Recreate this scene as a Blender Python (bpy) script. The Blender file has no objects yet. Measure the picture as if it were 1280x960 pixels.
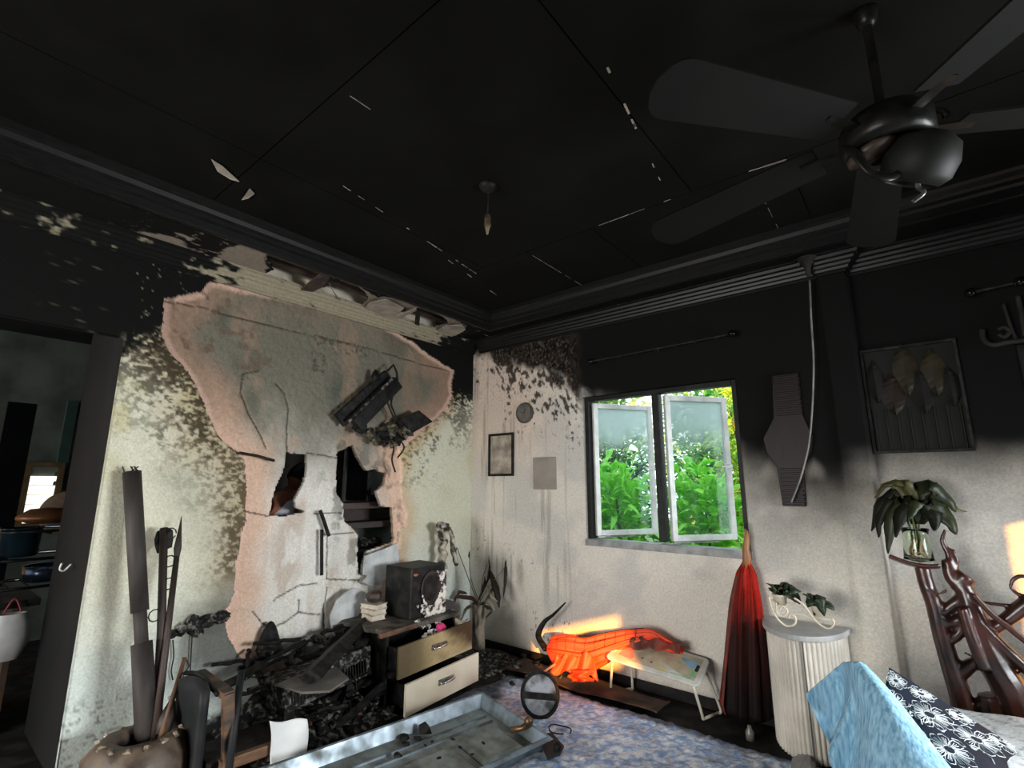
import bpy, bmesh, math, random
import numpy as np
from mathutils import Vector, Matrix, Euler
# ------------------------------------------------------------ camera / sky / sun / light
S = bpy.context.scene; COL = S.collection
F_PX, PITCH, AZ = 620.0, math.radians(11.4), math.radians(50.8)
CAM = Vector((3.447, -3.598, 1.436))
_f = Vector((-math.cos(AZ), math.sin(AZ), 0)); _r = Vector((math.sin(AZ), math.cos(AZ), 0)); _u = Vector((0, 0, 1))
FW = _f*math.cos(PITCH) + _u*math.sin(PITCH); UP = -_f*math.sin(PITCH) + _u*math.cos(PITCH)
cd = bpy.data.cameras.new('camera'); cam = bpy.data.objects.new('camera', cd); COL.objects.link(cam)
cd.sensor_width = 36; cd.lens = F_PX/1280*36; cd.clip_start = .02
m3 = Matrix((_r, UP, -FW)).transposed(); cam.matrix_world = Matrix.Translation(CAM) @ m3.to_4x4()
S.camera = cam
w = bpy.data.worlds.new('sky'); S.world = w; w.use_nodes = True
bg = w.node_tree.nodes['Background']; bg.inputs[0].default_value = (.80, .90, 1.0, 1); bg.inputs[1].default_value = 1.7
def lamp(name, kind, loc, d, energy, color, **k):
    l = bpy.data.lights.new(name, kind); l.energy = energy; l.color = color
    for a, b in k.items(): setattr(l, a, b)
    o = bpy.data.objects.new(name, l); COL.objects.link(o); o.location = loc
    o.rotation_euler = Vector(d).to_track_quat('-Z', 'Y').to_euler(); return o
R0 = math.radians
SUN_D = Vector((-1, 1, -.33))
lamp('sun', 'SUN', (9, -9, 6), SUN_D, 9.5, (1, .41, .08), angle=.012)
# daylight that comes in at the side window and the open rear doors
lamp('side_window_daylight', 'AREA', (5.42, -1.05, 1.35), (-1, -.55, -.08), 58, (.93, .97, 1), shape='RECTANGLE', size=1.4, size_y=.9, spread=R0(125))
lamp('rear_door_daylight', 'AREA', (1.35, -6.65, .95), (.10, 1, -.10), 104, (1, .97, .92), shape='RECTANGLE', size=2.2, size_y=1.5)
vs = S.view_settings; vs.view_transform = 'Standard'; vs.look = 'None'; vs.gamma = 1; vs.exposure = 0.95; vs.use_curve_mapping = False

# ------------------------------------------------------------ helpers
def W(px, py, x=None, y=None, z=None):
    d = FW + _r*((px-640)/F_PX) - UP*((py-480)/F_PX)
    if x is not None: t = (x-CAM.x)/d.x
    elif y is not None: t = (y-CAM.y)/d.y
    else: t = (z-CAM.z)/d.z
    return CAM + d*t
R = math.radians
def lin(c):
    c = np.asarray(c, float)/255; return np.where(c <= .04045, c/12.92, ((c+.055)/1.055)**2.4)
def rgb(r, g, b): return tuple(lin((r, g, b))) + (1,)
_hash = lambda i, j, s: (np.sin(i*127.1+j*311.7+s*74.7)*43758.5453) % 1.0
def vn(u, v, s=0):
    i = np.floor(u); j = np.floor(v); fu = u-i; fv = v-j
    fu = fu*fu*(3-2*fu); fv = fv*fv*(3-2*fv)
    return (_hash(i, j, s)*(1-fu)+_hash(i+1, j, s)*fu)*(1-fv) + (_hash(i, j+1, s)*(1-fu)+_hash(i+1, j+1, s)*fu)*fv
def fbm(u, v, s=0, o=4):
    t = 0; a = .5; n = 0
    for k in range(o):
        t = t+a*vn(u*2**k, v*2**k, s+k*17); n += a; a *= .55
    return t/n
def ss(a, b, x): t = np.clip((x-a)/(b-a), 0, 1); return t*t*(3-2*t)
def seg_dist(pu, pv, poly, closed=True):
    d = np.full(pu.shape, 1e9); inside = np.zeros(pu.shape, bool); n = len(poly)
    for k in range(n if closed else n-1):
        (ax, ay), (bx, by) = poly[k], poly[(k+1) % n]
        ex, ey = bx-ax, by-ay; t = np.clip(((pu-ax)*ex+(pv-ay)*ey)/(ex*ex+ey*ey+1e-12), 0, 1)
        d = np.minimum(d, np.hypot(pu-ax-t*ex, pv-ay-t*ey))
        if closed:
            c = ((ay > pv) != (by > pv)) & (pu < (bx-ax)*(pv-ay)/(by-ay+1e-12)+ax); inside ^= c
    return np.where(inside, -d, d) if closed else d
def mix(a, b, t): t = np.asarray(t, float); return a*(1-t[:, None]) + b*t[:, None]
MATS = {}
def nt(name, rough=.7, metal=0.):
    m = bpy.data.materials.new(name); m.use_nodes = True; t = m.node_tree; b = t.nodes['Principled BSDF']
    b.inputs['Roughness'].default_value = rough; b.inputs['Metallic'].default_value = metal; return m, t, b
def mat(name, c1, c2=None, scale=8, rough=.7, metal=0, bump=0, stretch=(1, 1, 1), contrast=(.35, .65), spec=None, rough2=None, coat=0):
    """noise-mixed two tone procedural material"""
    if name in MATS: return MATS[name]
    m, t, b = nt(name, rough, metal); N = t.nodes; L = t.links
    c2 = c2 or tuple(x*.75 for x in c1)
    tc = N.new('ShaderNodeTexCoord'); mp = N.new('ShaderNodeMapping'); mp.inputs['Scale'].default_value = stretch
    L.new(tc.outputs['Object'], mp.inputs[0])
    no = N.new('ShaderNodeTexNoise'); no.inputs['Scale'].default_value = scale; no.inputs['Detail'].default_value = 6; L.new(mp.outputs[0], no.inputs[0])
    cr = N.new('ShaderNodeValToRGB'); cr.color_ramp.elements[0].position = contrast[0]; cr.color_ramp.elements[1].position = contrast[1]
    cr.color_ramp.elements[0].color = rgb(*c1); cr.color_ramp.elements[1].color = rgb(*c2)
    L.new(no.outputs[0], cr.inputs[0]); L.new(cr.outputs[0], b.inputs['Base Color'])
    if rough2 is not None:
        mr = N.new('ShaderNodeMapRange'); mr.inputs[1].default_value = contrast[0]; mr.inputs[2].default_value = contrast[1]
        mr.inputs[3].default_value = rough; mr.inputs[4].default_value = rough2; L.new(no.outputs[0], mr.inputs[0]); L.new(mr.outputs[0], b.inputs['Roughness'])
    if bump:
        bn = N.new('ShaderNodeBump'); bn.inputs['Strength'].default_value = bump; bn.inputs['Distance'].default_value = .01
        L.new(no.outputs[0], bn.inputs['Height']); L.new(bn.outputs[0], b.inputs['Normal'])
    if spec is None and max(c1) < 60: spec = .18
    if spec is not None: b.inputs['Specular IOR Level'].default_value = spec
    if coat: b.inputs['Coat Weight'].default_value = coat
    MATS[name] = m; return m
def vmat(name, rough=.8, scale=60, amt=.25, bump=.3, spec=.12):
    """stain colours stored on the mesh, fine grain from noise"""
    if name in MATS: return MATS[name]
    m, t, b = nt(name, rough); N = t.nodes; L = t.links
    at = N.new('ShaderNodeAttribute'); at.attribute_name = 'stain'
    tc = N.new('ShaderNodeTexCoord'); no = N.new('ShaderNodeTexNoise'); no.inputs['Scale'].default_value = scale; no.inputs['Detail'].default_value = 5
    L.new(tc.outputs['Object'], no.inputs[0])
    mr = N.new('ShaderNodeMapRange'); mr.inputs[1].default_value = .3; mr.inputs[2].default_value = .7; mr.inputs[3].default_value = 1-amt; mr.inputs[4].default_value = 1+amt*.4
    L.new(no.outputs[0], mr.inputs[0])
    mx = N.new('ShaderNodeMix'); mx.data_type = 'RGBA'; mx.blend_type = 'MULTIPLY'; mx.inputs[0].default_value = 1
    L.new(at.outputs['Color'], mx.inputs[6]); L.new(mr.outputs[0], mx.inputs[7]); L.new(mx.outputs[2], b.inputs['Base Color'])
    if bump:
        bn = N.new('ShaderNodeBump'); bn.inputs['Strength'].default_value = bump; bn.inputs['Distance'].default_value = .006
        L.new(no.outputs[0], bn.inputs['Height']); L.new(bn.outputs[0], b.inputs['Normal'])
    b.inputs['Specular IOR Level'].default_value = spec
    MATS[name] = m; return m
OFF = {}
def tag(o, label=None, cat=None, group=None, kind=None):
    for k, v in (('label', label), ('category', cat), ('group', group), ('kind', kind)):
        if v: o[k] = v
    return o
def thing(name, label, cat, loc=(0, 0, 0), group=None):
    o = bpy.data.objects.new(name, None); COL.objects.link(o); o.location = loc; o.empty_display_size = .05
    OFF[o.name] = Vector(loc); return tag(o, label, cat, group)
class MB:
    def __init__(s): s.v = []; s.f = []
    def add(s, v, f):
        n = len(s.v); s.v += [Vector(p) for p in v]; s.f += [tuple(i+n for i in q) for q in f]; return s
    def box(s, c, d, rot=None, taper=(1, 1), jit=0, rnd=None):
        x, y, z = (k/2 for k in d); M = rot if isinstance(rot, Matrix) else (Euler(rot).to_matrix() if rot else Matrix.Identity(3))
        vs = []
        for k in (-1, 1):
            tx, ty = taper if k > 0 else (1, 1)
            for a, b in ((-1, -1), (1, -1), (1, 1), (-1, 1)):
                p = Vector((a*x*tx, b*y*ty, k*z))
                if jit: p += Vector([(rnd or random).uniform(-jit, jit) for _ in range(3)])
                vs.append(M @ p + Vector(c))
        return s.add(vs, [(3, 2, 1, 0), (4, 5, 6, 7), (0, 1, 5, 4), (1, 2, 6, 5), (2, 3, 7, 6), (3, 0, 4, 7)])
    def bx(s, a, b): a = Vector(a); b = Vector(b); return s.box((a+b)/2, [abs(k) for k in (b-a)])
    def bar(s, a, b, wd, ht, up=(0, 0, 1)):
        a = Vector(a); b = Vector(b); d = b-a; x = d.normalized(); u = Vector(up)
        if abs(x.dot(u)) > .98: u = Vector((1, 0, 0))
        yv = u.cross(x).normalized(); zv = x.cross(yv); return s.box((a+b)/2, (d.length, wd, ht), Matrix((x, yv, zv)).transposed())
    def tube(s, pts, rad, n=8, cap=True, flat=1., closed=False, up=None):
        pts = [Vector(p) for p in pts]; m = len(pts); rad = [rad]*m if isinstance(rad, (int, float)) else list(rad)
        tg = [(pts[(i+1) % m if closed else min(i+1, m-1)]-pts[(i-1) % m if closed else max(i-1, 0)]).normalized() for i in range(m)]
        nv = Vector(up) if up else (Vector((0, 0, 1)) if abs(tg[0].z) < .9 else Vector((1, 0, 0)))
        vs = []
        for i in range(m):
            nv = (nv-tg[i]*nv.dot(tg[i])); nv = nv.normalized() if nv.length > 1e-6 else tg[i].orthogonal().normalized()
            bv = tg[i].cross(nv)
            for k in range(n):
                a = 2*math.pi*k/n; vs.append(pts[i]+(nv*math.cos(a)*flat+bv*math.sin(a))*rad[i])
        fs = []
        for i in range(m if closed else m-1):
            j = (i+1) % m
            for k in range(n): fs.append((i*n+k, i*n+(k+1) % n, j*n+(k+1) % n, j*n+k))
        if cap and not closed: fs += [tuple(range(n-1, -1, -1)), tuple((m-1)*n+k for k in range(n))]
        return s.add(vs, fs)
    def lathe(s, prof, c=(0, 0, 0), n=20, M=None, fl=0, fa=0, sy=1.):
        vs = []; c = Vector(c); M = M or Matrix.Identity(3)
        for r, z in prof:
            for k in range(n):
                a = 2*math.pi*k/n; q = r*(1+fa*math.cos(fl*a)); vs.append(M @ Vector((q*math.cos(a), q*math.sin(a)*sy, z))+c)
        m = len(prof); fs = []
        for i in range(m-1):
            for k in range(n): fs.append((i*n+k, i*n+(k+1) % n, (i+1)*n+(k+1) % n, (i+1)*n+k))
        if prof[0][0] > 1e-4: fs.append(tuple(range(n-1, -1, -1)))
        if prof[-1][0] > 1e-4: fs.append(tuple((m-1)*n+k for k in range(n)))
        return s.add(vs, fs)
    def prism(s, pts, dv):
        n = len(pts); dv = Vector(dv); pts = [Vector(p) for p in pts]
        return s.add(pts+[p+dv for p in pts], [tuple(range(n)), tuple(range(2*n-1, n-1, -1))]+[(i, i+n, (i+1) % n+n, (i+1) % n) for i in range(n)])
    def surf(s, fn, nu, nv, cu=False):
        vs = [fn(i/(nu if cu else nu-1), j/(nv-1)) for j in range(nv) for i in range(nu)]; fs = []
        for j in range(nv-1):
            for i in range(nu if cu else nu-1): fs.append((j*nu+i, j*nu+(i+1) % nu, (j+1)*nu+(i+1) % nu, (j+1)*nu+i))
        return s.add(vs, fs)
    def lump(s, c, r, seed=0, flat=1., n=2, amt=.35):
        bm = bmesh.new(); bmesh.ops.create_icosphere(bm, subdivisions=n, radius=1); rr = random.Random(seed); o = [rr.uniform(0, 9) for _ in range(3)]
        rx = (r,)*3 if isinstance(r, (int, float)) else r
        bm.verts.ensure_lookup_table(); q = []
        for v in bm.verts:
            p = v.co; k = 1+amt*(math.sin(p.x*3.1+o[0])*math.sin(p.y*2.7+o[1])+.6*math.sin(p.z*5.3+o[2]+p.x*4)+rr.uniform(-.35, .35))
            q.append((p.x*rx[0]*k+c[0], p.y*rx[1]*k+c[1], p.z*rx[2]*flat*k+c[2]))
        s.add(q, [tuple(v.index for v in f.verts) for f in bm.faces]); bm.free(); return s
    def build(s, name, m, parent=None, smooth=False, bevel=0, solid=0, sub=0, label=None, cat=None, group=None, kind=None, vc=None):
        if parent is not None: off = OFF[parent.name]
        else:
            xs = [p.x for p in s.v]; ys = [p.y for p in s.v]; off = Vector(((min(xs)+max(xs))/2, (min(ys)+max(ys))/2, min(p.z for p in s.v)))
        me = bpy.data.meshes.new(name); me.from_pydata([p-off for p in s.v], [], s.f); me.validate()
        bm = bmesh.new(); bm.from_mesh(me); bmesh.ops.recalc_face_normals(bm, faces=bm.faces); bm.to_mesh(me); bm.free()
        if smooth: me.polygons.foreach_set('use_smooth', [True]*len(me.polygons))
        if vc is not None:
            ca = me.color_attributes.new('stain', 'FLOAT_COLOR', 'POINT'); c = np.ones((len(me.vertices), 4), 'f'); c[:, :3] = vc; ca.data.foreach_set('color', c.ravel())
        me.materials.append(m); o = bpy.data.objects.new(name, me); COL.objects.link(o); OFF[o.name] = off.copy()
        if parent is not None: o.parent = parent
        else: o.location = off
        if solid: q = o.modifiers.new('thick', 'SOLIDIFY'); q.thickness = solid; q.offset = 0
        if sub: q = o.modifiers.new('smooth', 'SUBSURF'); q.levels = q.render_levels = sub
        if bevel: q = o.modifiers.new('bevel', 'BEVEL'); q.width = bevel; q.segments = 2; q.limit_method = 'ANGLE'
        return tag(o, label, cat, group, kind)
def wall_grid(name, us, vs_, to3, nrm, colfn, depthfn=None, holefn=None, thick=.1, m=None, kind='structure', parent=None):
    """a wall as a fine sheet: stain colour per vertex, relief by depth, holes with their reveals"""
    U, V = np.meshgrid(us, vs_); u = U.ravel(); v = V.ravel(); nu = len(us); nv = len(vs_)
    P = to3(u, v); nrm = np.array(nrm, float)
    if depthfn is not None: P = P + nrm[None, :]*depthfn(u, v)[:, None]
    C = colfn(u, v)
    idx = np.arange(nu*nv).reshape(nv, nu)
    q = np.stack([idx[:-1, :-1], idx[:-1, 1:], idx[1:, 1:], idx[1:, :-1]], -1)
    cu = (U[:-1, :-1]+U[1:, 1:])/2; cv = (V[:-1, :-1]+V[1:, 1:])/2
    hole = holefn(cu.ravel(), cv.ravel()).reshape(cu.shape) if holefn is not None else np.zeros(cu.shape, bool)
    F = q[~hole].reshape(-1, 4)
    vl = P; cl = C
    if hole.any():
        E = []
        h = hole
        a = h[:, :-1] != h[:, 1:]; jj, ii = np.nonzero(a); E += list(zip(idx[jj, ii+1], idx[jj+1, ii+1]))
        a = h[:-1, :] != h[1:, :]; jj, ii = np.nonzero(a); E += list(zip(idx[jj+1, ii], idx[jj+1, ii+1]))
        E = np.array(E); used = np.unique(E); mp = {k: len(P)+i for i, k in enumerate(used)}
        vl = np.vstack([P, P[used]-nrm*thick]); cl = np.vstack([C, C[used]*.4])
        F = np.vstack([F, [(a_, b_, mp[b_], mp[a_]) for a_, b_ in E]])
    me = bpy.data.meshes.new(name); me.vertices.add(len(vl)); me.vertices.foreach_set('co', vl.astype('f').ravel())
    me.loops.add(F.size); me.loops.foreach_set('vertex_index', F.astype('i').ravel())
    me.polygons.add(len(F)); me.polygons.foreach_set('loop_start', np.arange(0, F.size, 4, dtype='i')); me.update(calc_edges=True); me.validate()
    ca = me.color_attributes.new('stain', 'FLOAT_COLOR', 'POINT'); c = np.ones((len(vl), 4), 'f'); c[:, :3] = np.clip(cl, .002, 1); ca.data.foreach_set('color', c.ravel())
    me.materials.append(m); o = bpy.data.objects.new(name, me); COL.objects.link(o); OFF[o.name] = Vector((0, 0, 0))
    if parent is not None: o.parent = parent
    if kind: o['kind'] = kind
    return o
def axis(*seg):
    out = []
    for a, b, n in seg: out.append(np.linspace(a, b, n))
    return np.unique(np.round(np.concatenate(out), 5))

SOOT = lin((14, 14, 13))
# ------------------------------------------------------------ the setting
H = 2.74          # under the cornice
HS = 2.86         # flat soffit round the room
HC = 3.00         # raised middle of the ceiling
# --- left wall: burnt, with the plaster blown off and two holes right through
def pw(L, **k): return [W(a, b, **k) for a, b in L]
def c5(L): return [(200+a/3.2, 360+b/3.2) for a, b in L]
def c6(L): return [(230+a/3., 640+b/3.) for a, b in L]
def c7(L): return [(330+a/5.333, 550+b/5.333) for a, b in L]
def sz(L): return [(-p.y, p.z) for p in pw(L, x=0)]
SPALL = sz(c5([(20, 38), (10, 190), (40, 250), (90, 310), (140, 375), (160, 430), (185, 490), (215, 540), (235, 590), (270, 620), (310, 660), (345, 690), (345, 760), (350, 820), (345, 900), (340, 950)])
  + c6([(235, 30), (215, 100), (200, 200), (190, 300), (150, 390), (170, 470), (200, 530), (240, 580), (275, 610), (300, 680), (560, 680), (700, 560), (790, 400), (805, 180), (815, 120), (810, 60)])
  + c5([(985, 960), (990, 900), (975, 870), (965, 800), (970, 700), (960, 640), (990, 630), (1050, 570), (1100, 530), (1140, 490), (1170, 430), (1165, 380), (1180, 330), (1080, 270), (1020, 220)]) + [(470, 400), (350, 369), (262, 352), (250, 366)])
HOLE_A = sz(c7([(160, 80), (298, 95), (295, 200), (280, 280), (245, 350), (220, 400), (225, 455), (290, 480), (230, 490), (140, 510), (45, 505), (60, 420), (85, 320), (120, 250), (145, 190)]))
HOLE_B = sz(c7([(500, 80), (600, 35), (640, 120), (690, 205), (740, 190), (825, 225), (810, 290), (760, 345), (790, 440), (860, 450), (875, 680), (780, 715), (700, 745), (670, 820), (660, 905), (645, 890), (635, 780), (640, 640), (600, 590), (545, 540), (540, 430), (490, 350)]))
CRACKS = [sz(L) for L in (
  c5([(20, 50), (170, 75), (300, 112), (420, 140), (640, 192), (860, 245), (1050, 302), (1175, 335)]),
  c5([(470, 380), (505, 420), (520, 480), (515, 560), (515, 660)]), c5([(595, 660), (660, 668), (715, 680)]), c5([(345, 895), (400, 905), (445, 915)]),
  [(399, 730), (377, 732), (347, 749), (345, 752)], [(376, 750), (376, 766), (360, 778), (343, 786), (330, 780), (318, 765)], [(376, 766), (388, 768), (402, 769)], [(412, 735), (407, 760), (408, 800), (402, 818)],
  c5([(400, 330), (340, 340), (330, 420), (360, 500), (410, 590), (430, 640)]), c7([(345, 490), (530, 488)]), c7([(410, 632), (610, 620)]), c7([(435, 650), (432, 930), (650, 938)]))]
BATCH = sz(c5([(620, 185), (835, 240), (835, 270), (660, 250), (665, 330), (622, 325)]))
PEEL = [sz(c5(L)) for L in ([(880, 150), (1060, 200), (1180, 335), (1165, 430), (1100, 530), (1000, 600), (960, 520), (960, 320), (880, 240)],)]
PAINT = lin((203, 207, 194))
def left_col(s, z):
    n1 = fbm(s*3, z*3, 1); n2 = fbm(s*14, z*14, 2); n3 = fbm(s*42, z*60, 3, 4); n4 = fbm(s*70, z*70, 4, 3)
    d = seg_dist(s, z, SPALL) + (n2-.5)*.03
    # painted face
    c = mix(np.tile(lin((207, 205, 184)), (len(s), 1)), lin((212, 220, 212)), ss(1.3, .5, z+n1*.4))
    c = mix(c, lin((182, 172, 120)), .55*ss(.55, .75, n1)*ss(1.1, 1.8, z))
    c = mix(c, lin((190, 150, 100)), .5*ss(.16, .02, d)*(s < .9))              # scorched rim on the corner side
    br = ss(.42, .05, d+.5*(n1-.5)) * ss(.44, .64, n3*.75+n2*.25+.12*ss(.20, .0, d)) * (s > .9) * ss(.75, .95, z)
    c = mix(c, lin((160, 138, 98)), .6*ss(.40, .02, d+.4*(n1-.5))*(s > .9)*ss(.6, .9, z)); c = mix(c, lin((80, 66, 44)), .9*br)
    fl = ss(.52, .66, n3*.6+n2*.4+.16*ss(1.6, 2.25, z)) * ss(1.25, 1.75, z+.8*(n1-.5)) * ss(.6, .2, d) * ss(.40, .56, n1+.25*ss(1.9, 2.3, z)+.2*ss(.5, .2, s))
    c = mix(c, lin((45, 38, 28)), .75*fl)
    zb = np.interp(s, [0, .25, .5, 2.4, 2.6, 2.75, 2.95, 3.3, 5], [2.25, 2.2, 2.3, 2.5, 2.38, 2.26, 2.12, 2.0, 2.0])
    k = (z-zb)/.10+(n2-.5)*2.4+(n3-.5)*2.2
    c = mix(c, SOOT, ss(-.7, .7, k))
    chips = ss(.67, .76, n3*.6+n4*.4)*ss(3.4, 2.7, s)*ss(2.2, 2.3, z)*(s > 2.0)
    c = mix(c, lin((150, 140, 122)), .8*chips)
    # dark scorch low down behind the armchair, drips
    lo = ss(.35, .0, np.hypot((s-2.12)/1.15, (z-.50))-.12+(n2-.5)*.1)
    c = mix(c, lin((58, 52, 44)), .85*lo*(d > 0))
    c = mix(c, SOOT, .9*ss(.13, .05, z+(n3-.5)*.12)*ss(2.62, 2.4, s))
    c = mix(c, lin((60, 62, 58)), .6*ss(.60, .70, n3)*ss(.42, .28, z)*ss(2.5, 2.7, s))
    # bare render inside the blown-off area
    g = mix(np.tile(lin((122, 118, 104)), (len(s), 1)), lin((216, 212, 202)), ss(2.0, 1.15, z+.5*(n1-.5)))
    g = mix(g, lin((84, 88, 76)), .85*ss(.40, .60, fbm(s*2.2, z*1.4, 9)+.25*ss(1.6, 2.0, z)-.3)*ss(1.3, 1.8, z))
    g = mix(g, lin((168, 140, 118)), .5*ss(.5, .7, fbm(s*5, z*2, 12)))
    g = mix(g, lin((228, 226, 220)), .7*ss(.55, .7, fbm(s*9, z*3, 21))*ss(1.4, .9, z))
    pk = ss(-.30, -.05, d+.22*(n1-.5)) * (1-.75*ss(2.42, 2.56, z)*ss(.55, .8, s)*ss(2.45, 2.2, s))
    g = mix(g, lin((214, 176, 150))*(1-.45*ss(1.5, 2.3, z))[:, None], .85*pk)
    g = mix(g, lin((226, 188, 168)), .8*ss(-.05, -.015, d))
    g = mix(g, lin((70, 68, 58)), .75*ss(.54, .62, n3)*ss(.03, -.0, seg_dist(s, z, BATCH)))
    g = mix(g, lin((110, 92, 78)), .7*ss(.62, .7, n2)*ss(2.0, 2.2, z)*ss(1.9, 2.1, s))
    g = mix(g, lin((80, 78, 72)), .6*ss(.25, .02, seg_dist(s, z, HOLE_B)+(n2-.5)*.1)*ss(.5, .62, n2))
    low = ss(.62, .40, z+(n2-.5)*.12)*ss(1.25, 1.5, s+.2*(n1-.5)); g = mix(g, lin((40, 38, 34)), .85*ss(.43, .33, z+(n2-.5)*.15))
    g = g*(1-.26*ss(1.55, 2.5, z+.3*(n1-.5)))[:, None]  # darkens upwards: soot film, plus weaker light higher up put into the colour
    for q in CRACKS: g = mix(g, lin((40, 36, 30)), .85*ss(.007, .002, seg_dist(s, z, q, False)+(n4-.5)*.006))
    c = mix(c, g, (d < 0).astype(float))
    return np.clip(c*(.9+.2*n4[:, None]), 0, 1)
def left_dep(s, z):
    n2 = fbm(s*14, z*14, 2); n3 = fbm(s*40, z*40, 33, 3)
    d = seg_dist(s, z, SPALL)+(n2-.5)*.03
    dep = np.where(d < 0, -.016-.010*ss(0, -.25, d)+.010*(n3-.5), .002*(n3-.5))
    for q in CRACKS: dep = dep-np.where(d < 0, .006*ss(.008, .002, seg_dist(s, z, q, False)), 0)
    dep = dep+.006*ss(0, -.02, seg_dist(s, z, BATCH))*(n3-.3)
    return dep
M_WALL = vmat('scorched plaster', .85, 80, .18, .35)
us = axis((0, .3, 25), (.3, 2.88, 300), (2.88, 4.6, 60)); vz = axis((0, .4, 30), (.4, 2.255, 215), (2.255, H+.12, 60))
wl = wall_grid('wall_left', us, vz, lambda u, v: np.stack([0*u, -u, v], 1), (1, 0, 0), left_col, left_dep,
    lambda u, v: ((u > 2.88) & (v < 2.255)) | (seg_dist(u, v, HOLE_A)+(fbm(u*20, v*20, 5)-.5)*.012 < 0) | (seg_dist(u, v, HOLE_B)+(fbm(u*20, v*20, 6)-.5)*.012 < 0), .028, M_WALL)
# --- back wall with the window
WX0, WX1, WZ0, WZ1 = 1.29, 2.515, .985, 2.155
RX, RY = 3.08, .09         # pilaster edge and the wall beyond it, set back a little
ORN = [(2.755, 2.2), (2.905, 2.2), (2.90, 1.85), (2.94, 1.72), (2.92, 1.62), (2.87, 1.53), (2.865, 1.3), (2.735, 1.3), (2.73, 1.53), (2.68, 1.62), (2.665, 1.72), (2.74, 1.86)]
def soot_back(x, z):
    n1 = fbm(x*3, z*3, 51); n2 = fbm(x*13+z*5, z*9, 52); n3 = fbm(x*38+z*14, z*22, 53, 3); n4 = fbm(x*90, z*70, 54, 3); st = fbm(x*30, z*1.6, 55, 3)
    c = np.tile(lin((212, 205, 193)), (len(x), 1))
    c = mix(c, lin((196, 192, 184)), ss(.4, .6, n1))
    c = mix(c, lin((205, 178, 158)), .55*ss(1.3, 2.0, z)*ss(1.3, .5, x))
    c = mix(c, lin((120, 108, 96)), .45*ss(.60, .74, st)*ss(.1, .8, z)*ss(1.35, .9, x))
    z50 = np.interp(x, [0, .12, .5, .9, 1.22, 1.4, 2.4, 2.55, 2.8, 3.05, 3.22, 3.3, 3.9, 5.5], [2.70, 2.72, 2.55, 2.40, 2.2, 2.05, 1.80, 1.50, 1.42, 1.42, 1.50, 1.58, 1.56, 1.5])
    wd = np.interp(x, [0, 1.2, 1.45, 2.5, 3.05, 3.25, 4], [.05, .10, .2, .28, .24, .15, .13])
    k = (z-z50)/wd+(n1-.5)*1.2*ss(1.2, 2.4, x)+(n2-.5)*2.5*ss(1.6, 1.1, x)
    c = mix(c, lin((140, 134, 124)), .75*ss(-2.6, -.2, k)*ss(1.3, 2.3, x))
    c = mix(c, SOOT, ss(-1.0, 1.0, k))
    for ex, ez in ((2.675, 1.53), (2.93, 1.53)): c = mix(c, lin((186, 178, 164)), .28*ss(.085, .01, np.hypot((x-ex)*1.1, (z-ez+.6*np.abs(x-ex)))))
    f = ss(.50, .56, n3*.62+n2*.38+.30*ss(-.9, .2, z-z50)-.23-.10*ss(.4, .15, x)) * ss(-.95, -.55, z-z50-.35*(n1-.5)-.25*ss(.3, .1, x)) * ss(1.33, 1.2, x)
    c = mix(c, lin((38, 33, 29)), .93*f)
    c = mix(c, lin((120, 100, 86)), .5*ss(.60, .70, n4)*ss(1.3, 1.1, x)*ss(2.0, 2.3, z))
    # ghost of what hung here
    c = mix(c, lin((210, 206, 198)), .35*ss(.02, .0, seg_dist(x, z, [(2.60, 1.25), (3.0, 1.25), (2.98, 1.52), (2.62, 1.52)]))*ss(-.2, -1.5, k))
    c = mix(c, lin((60, 57, 52)), .8*ss(.74, .78, fbm(x*70, z*30, 58, 2))*ss(1.5, .6, z)*ss(.55, .75, fbm(x*6, z*4, 59, 2))*ss(1.4, 1.0, x))
    c = mix(c, lin((84, 80, 74)), .55*ss(.10, .02, z+(n2-.5)*.06))
    return np.clip(c*(.92+.16*n4[:, None]), 0, 1)
us = axis((0, WX0, 150), (WX0, WX1, 90), (WX1, RX, 60)); vz = axis((0, WZ0, 90), (WZ0, WZ1, 120), (WZ1, H+.12, 66))
wall_grid('wall_back', us, vz, lambda u, v: np.stack([u, 0*u, v], 1), (0, -1, 0), soot_back, lambda u, v: .002*(fbm(u*30, v*30, 3)-.5),
    lambda u, v: (u > WX0) & (u < WX1) & (v > WZ0) & (v < WZ1), .13, M_WALL)
W2X0, W2X1, W2Z0, W2Z1 = 3.915, 5.1, .95, 2.17
us = axis((RX, 3.22, 14), (3.22, W2X0, 60), (W2X0, W2X1, 40), (W2X1, 5.56, 12)); vz = axis((0, W2Z0, 60), (W2Z0, W2Z1, 90), (W2Z1, H+.12, 50))
wall_grid('wall_back_recess', us, vz, lambda u, v: np.stack([u, np.where(u <= 3.221, -.022, RY), v], 1), (0, -1, 0), soot_back, None,
    lambda u, v: (u > W2X0) & (u < W2X1) & (v > W2Z0) & (v < W2Z1), .13, M_WALL)
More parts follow.
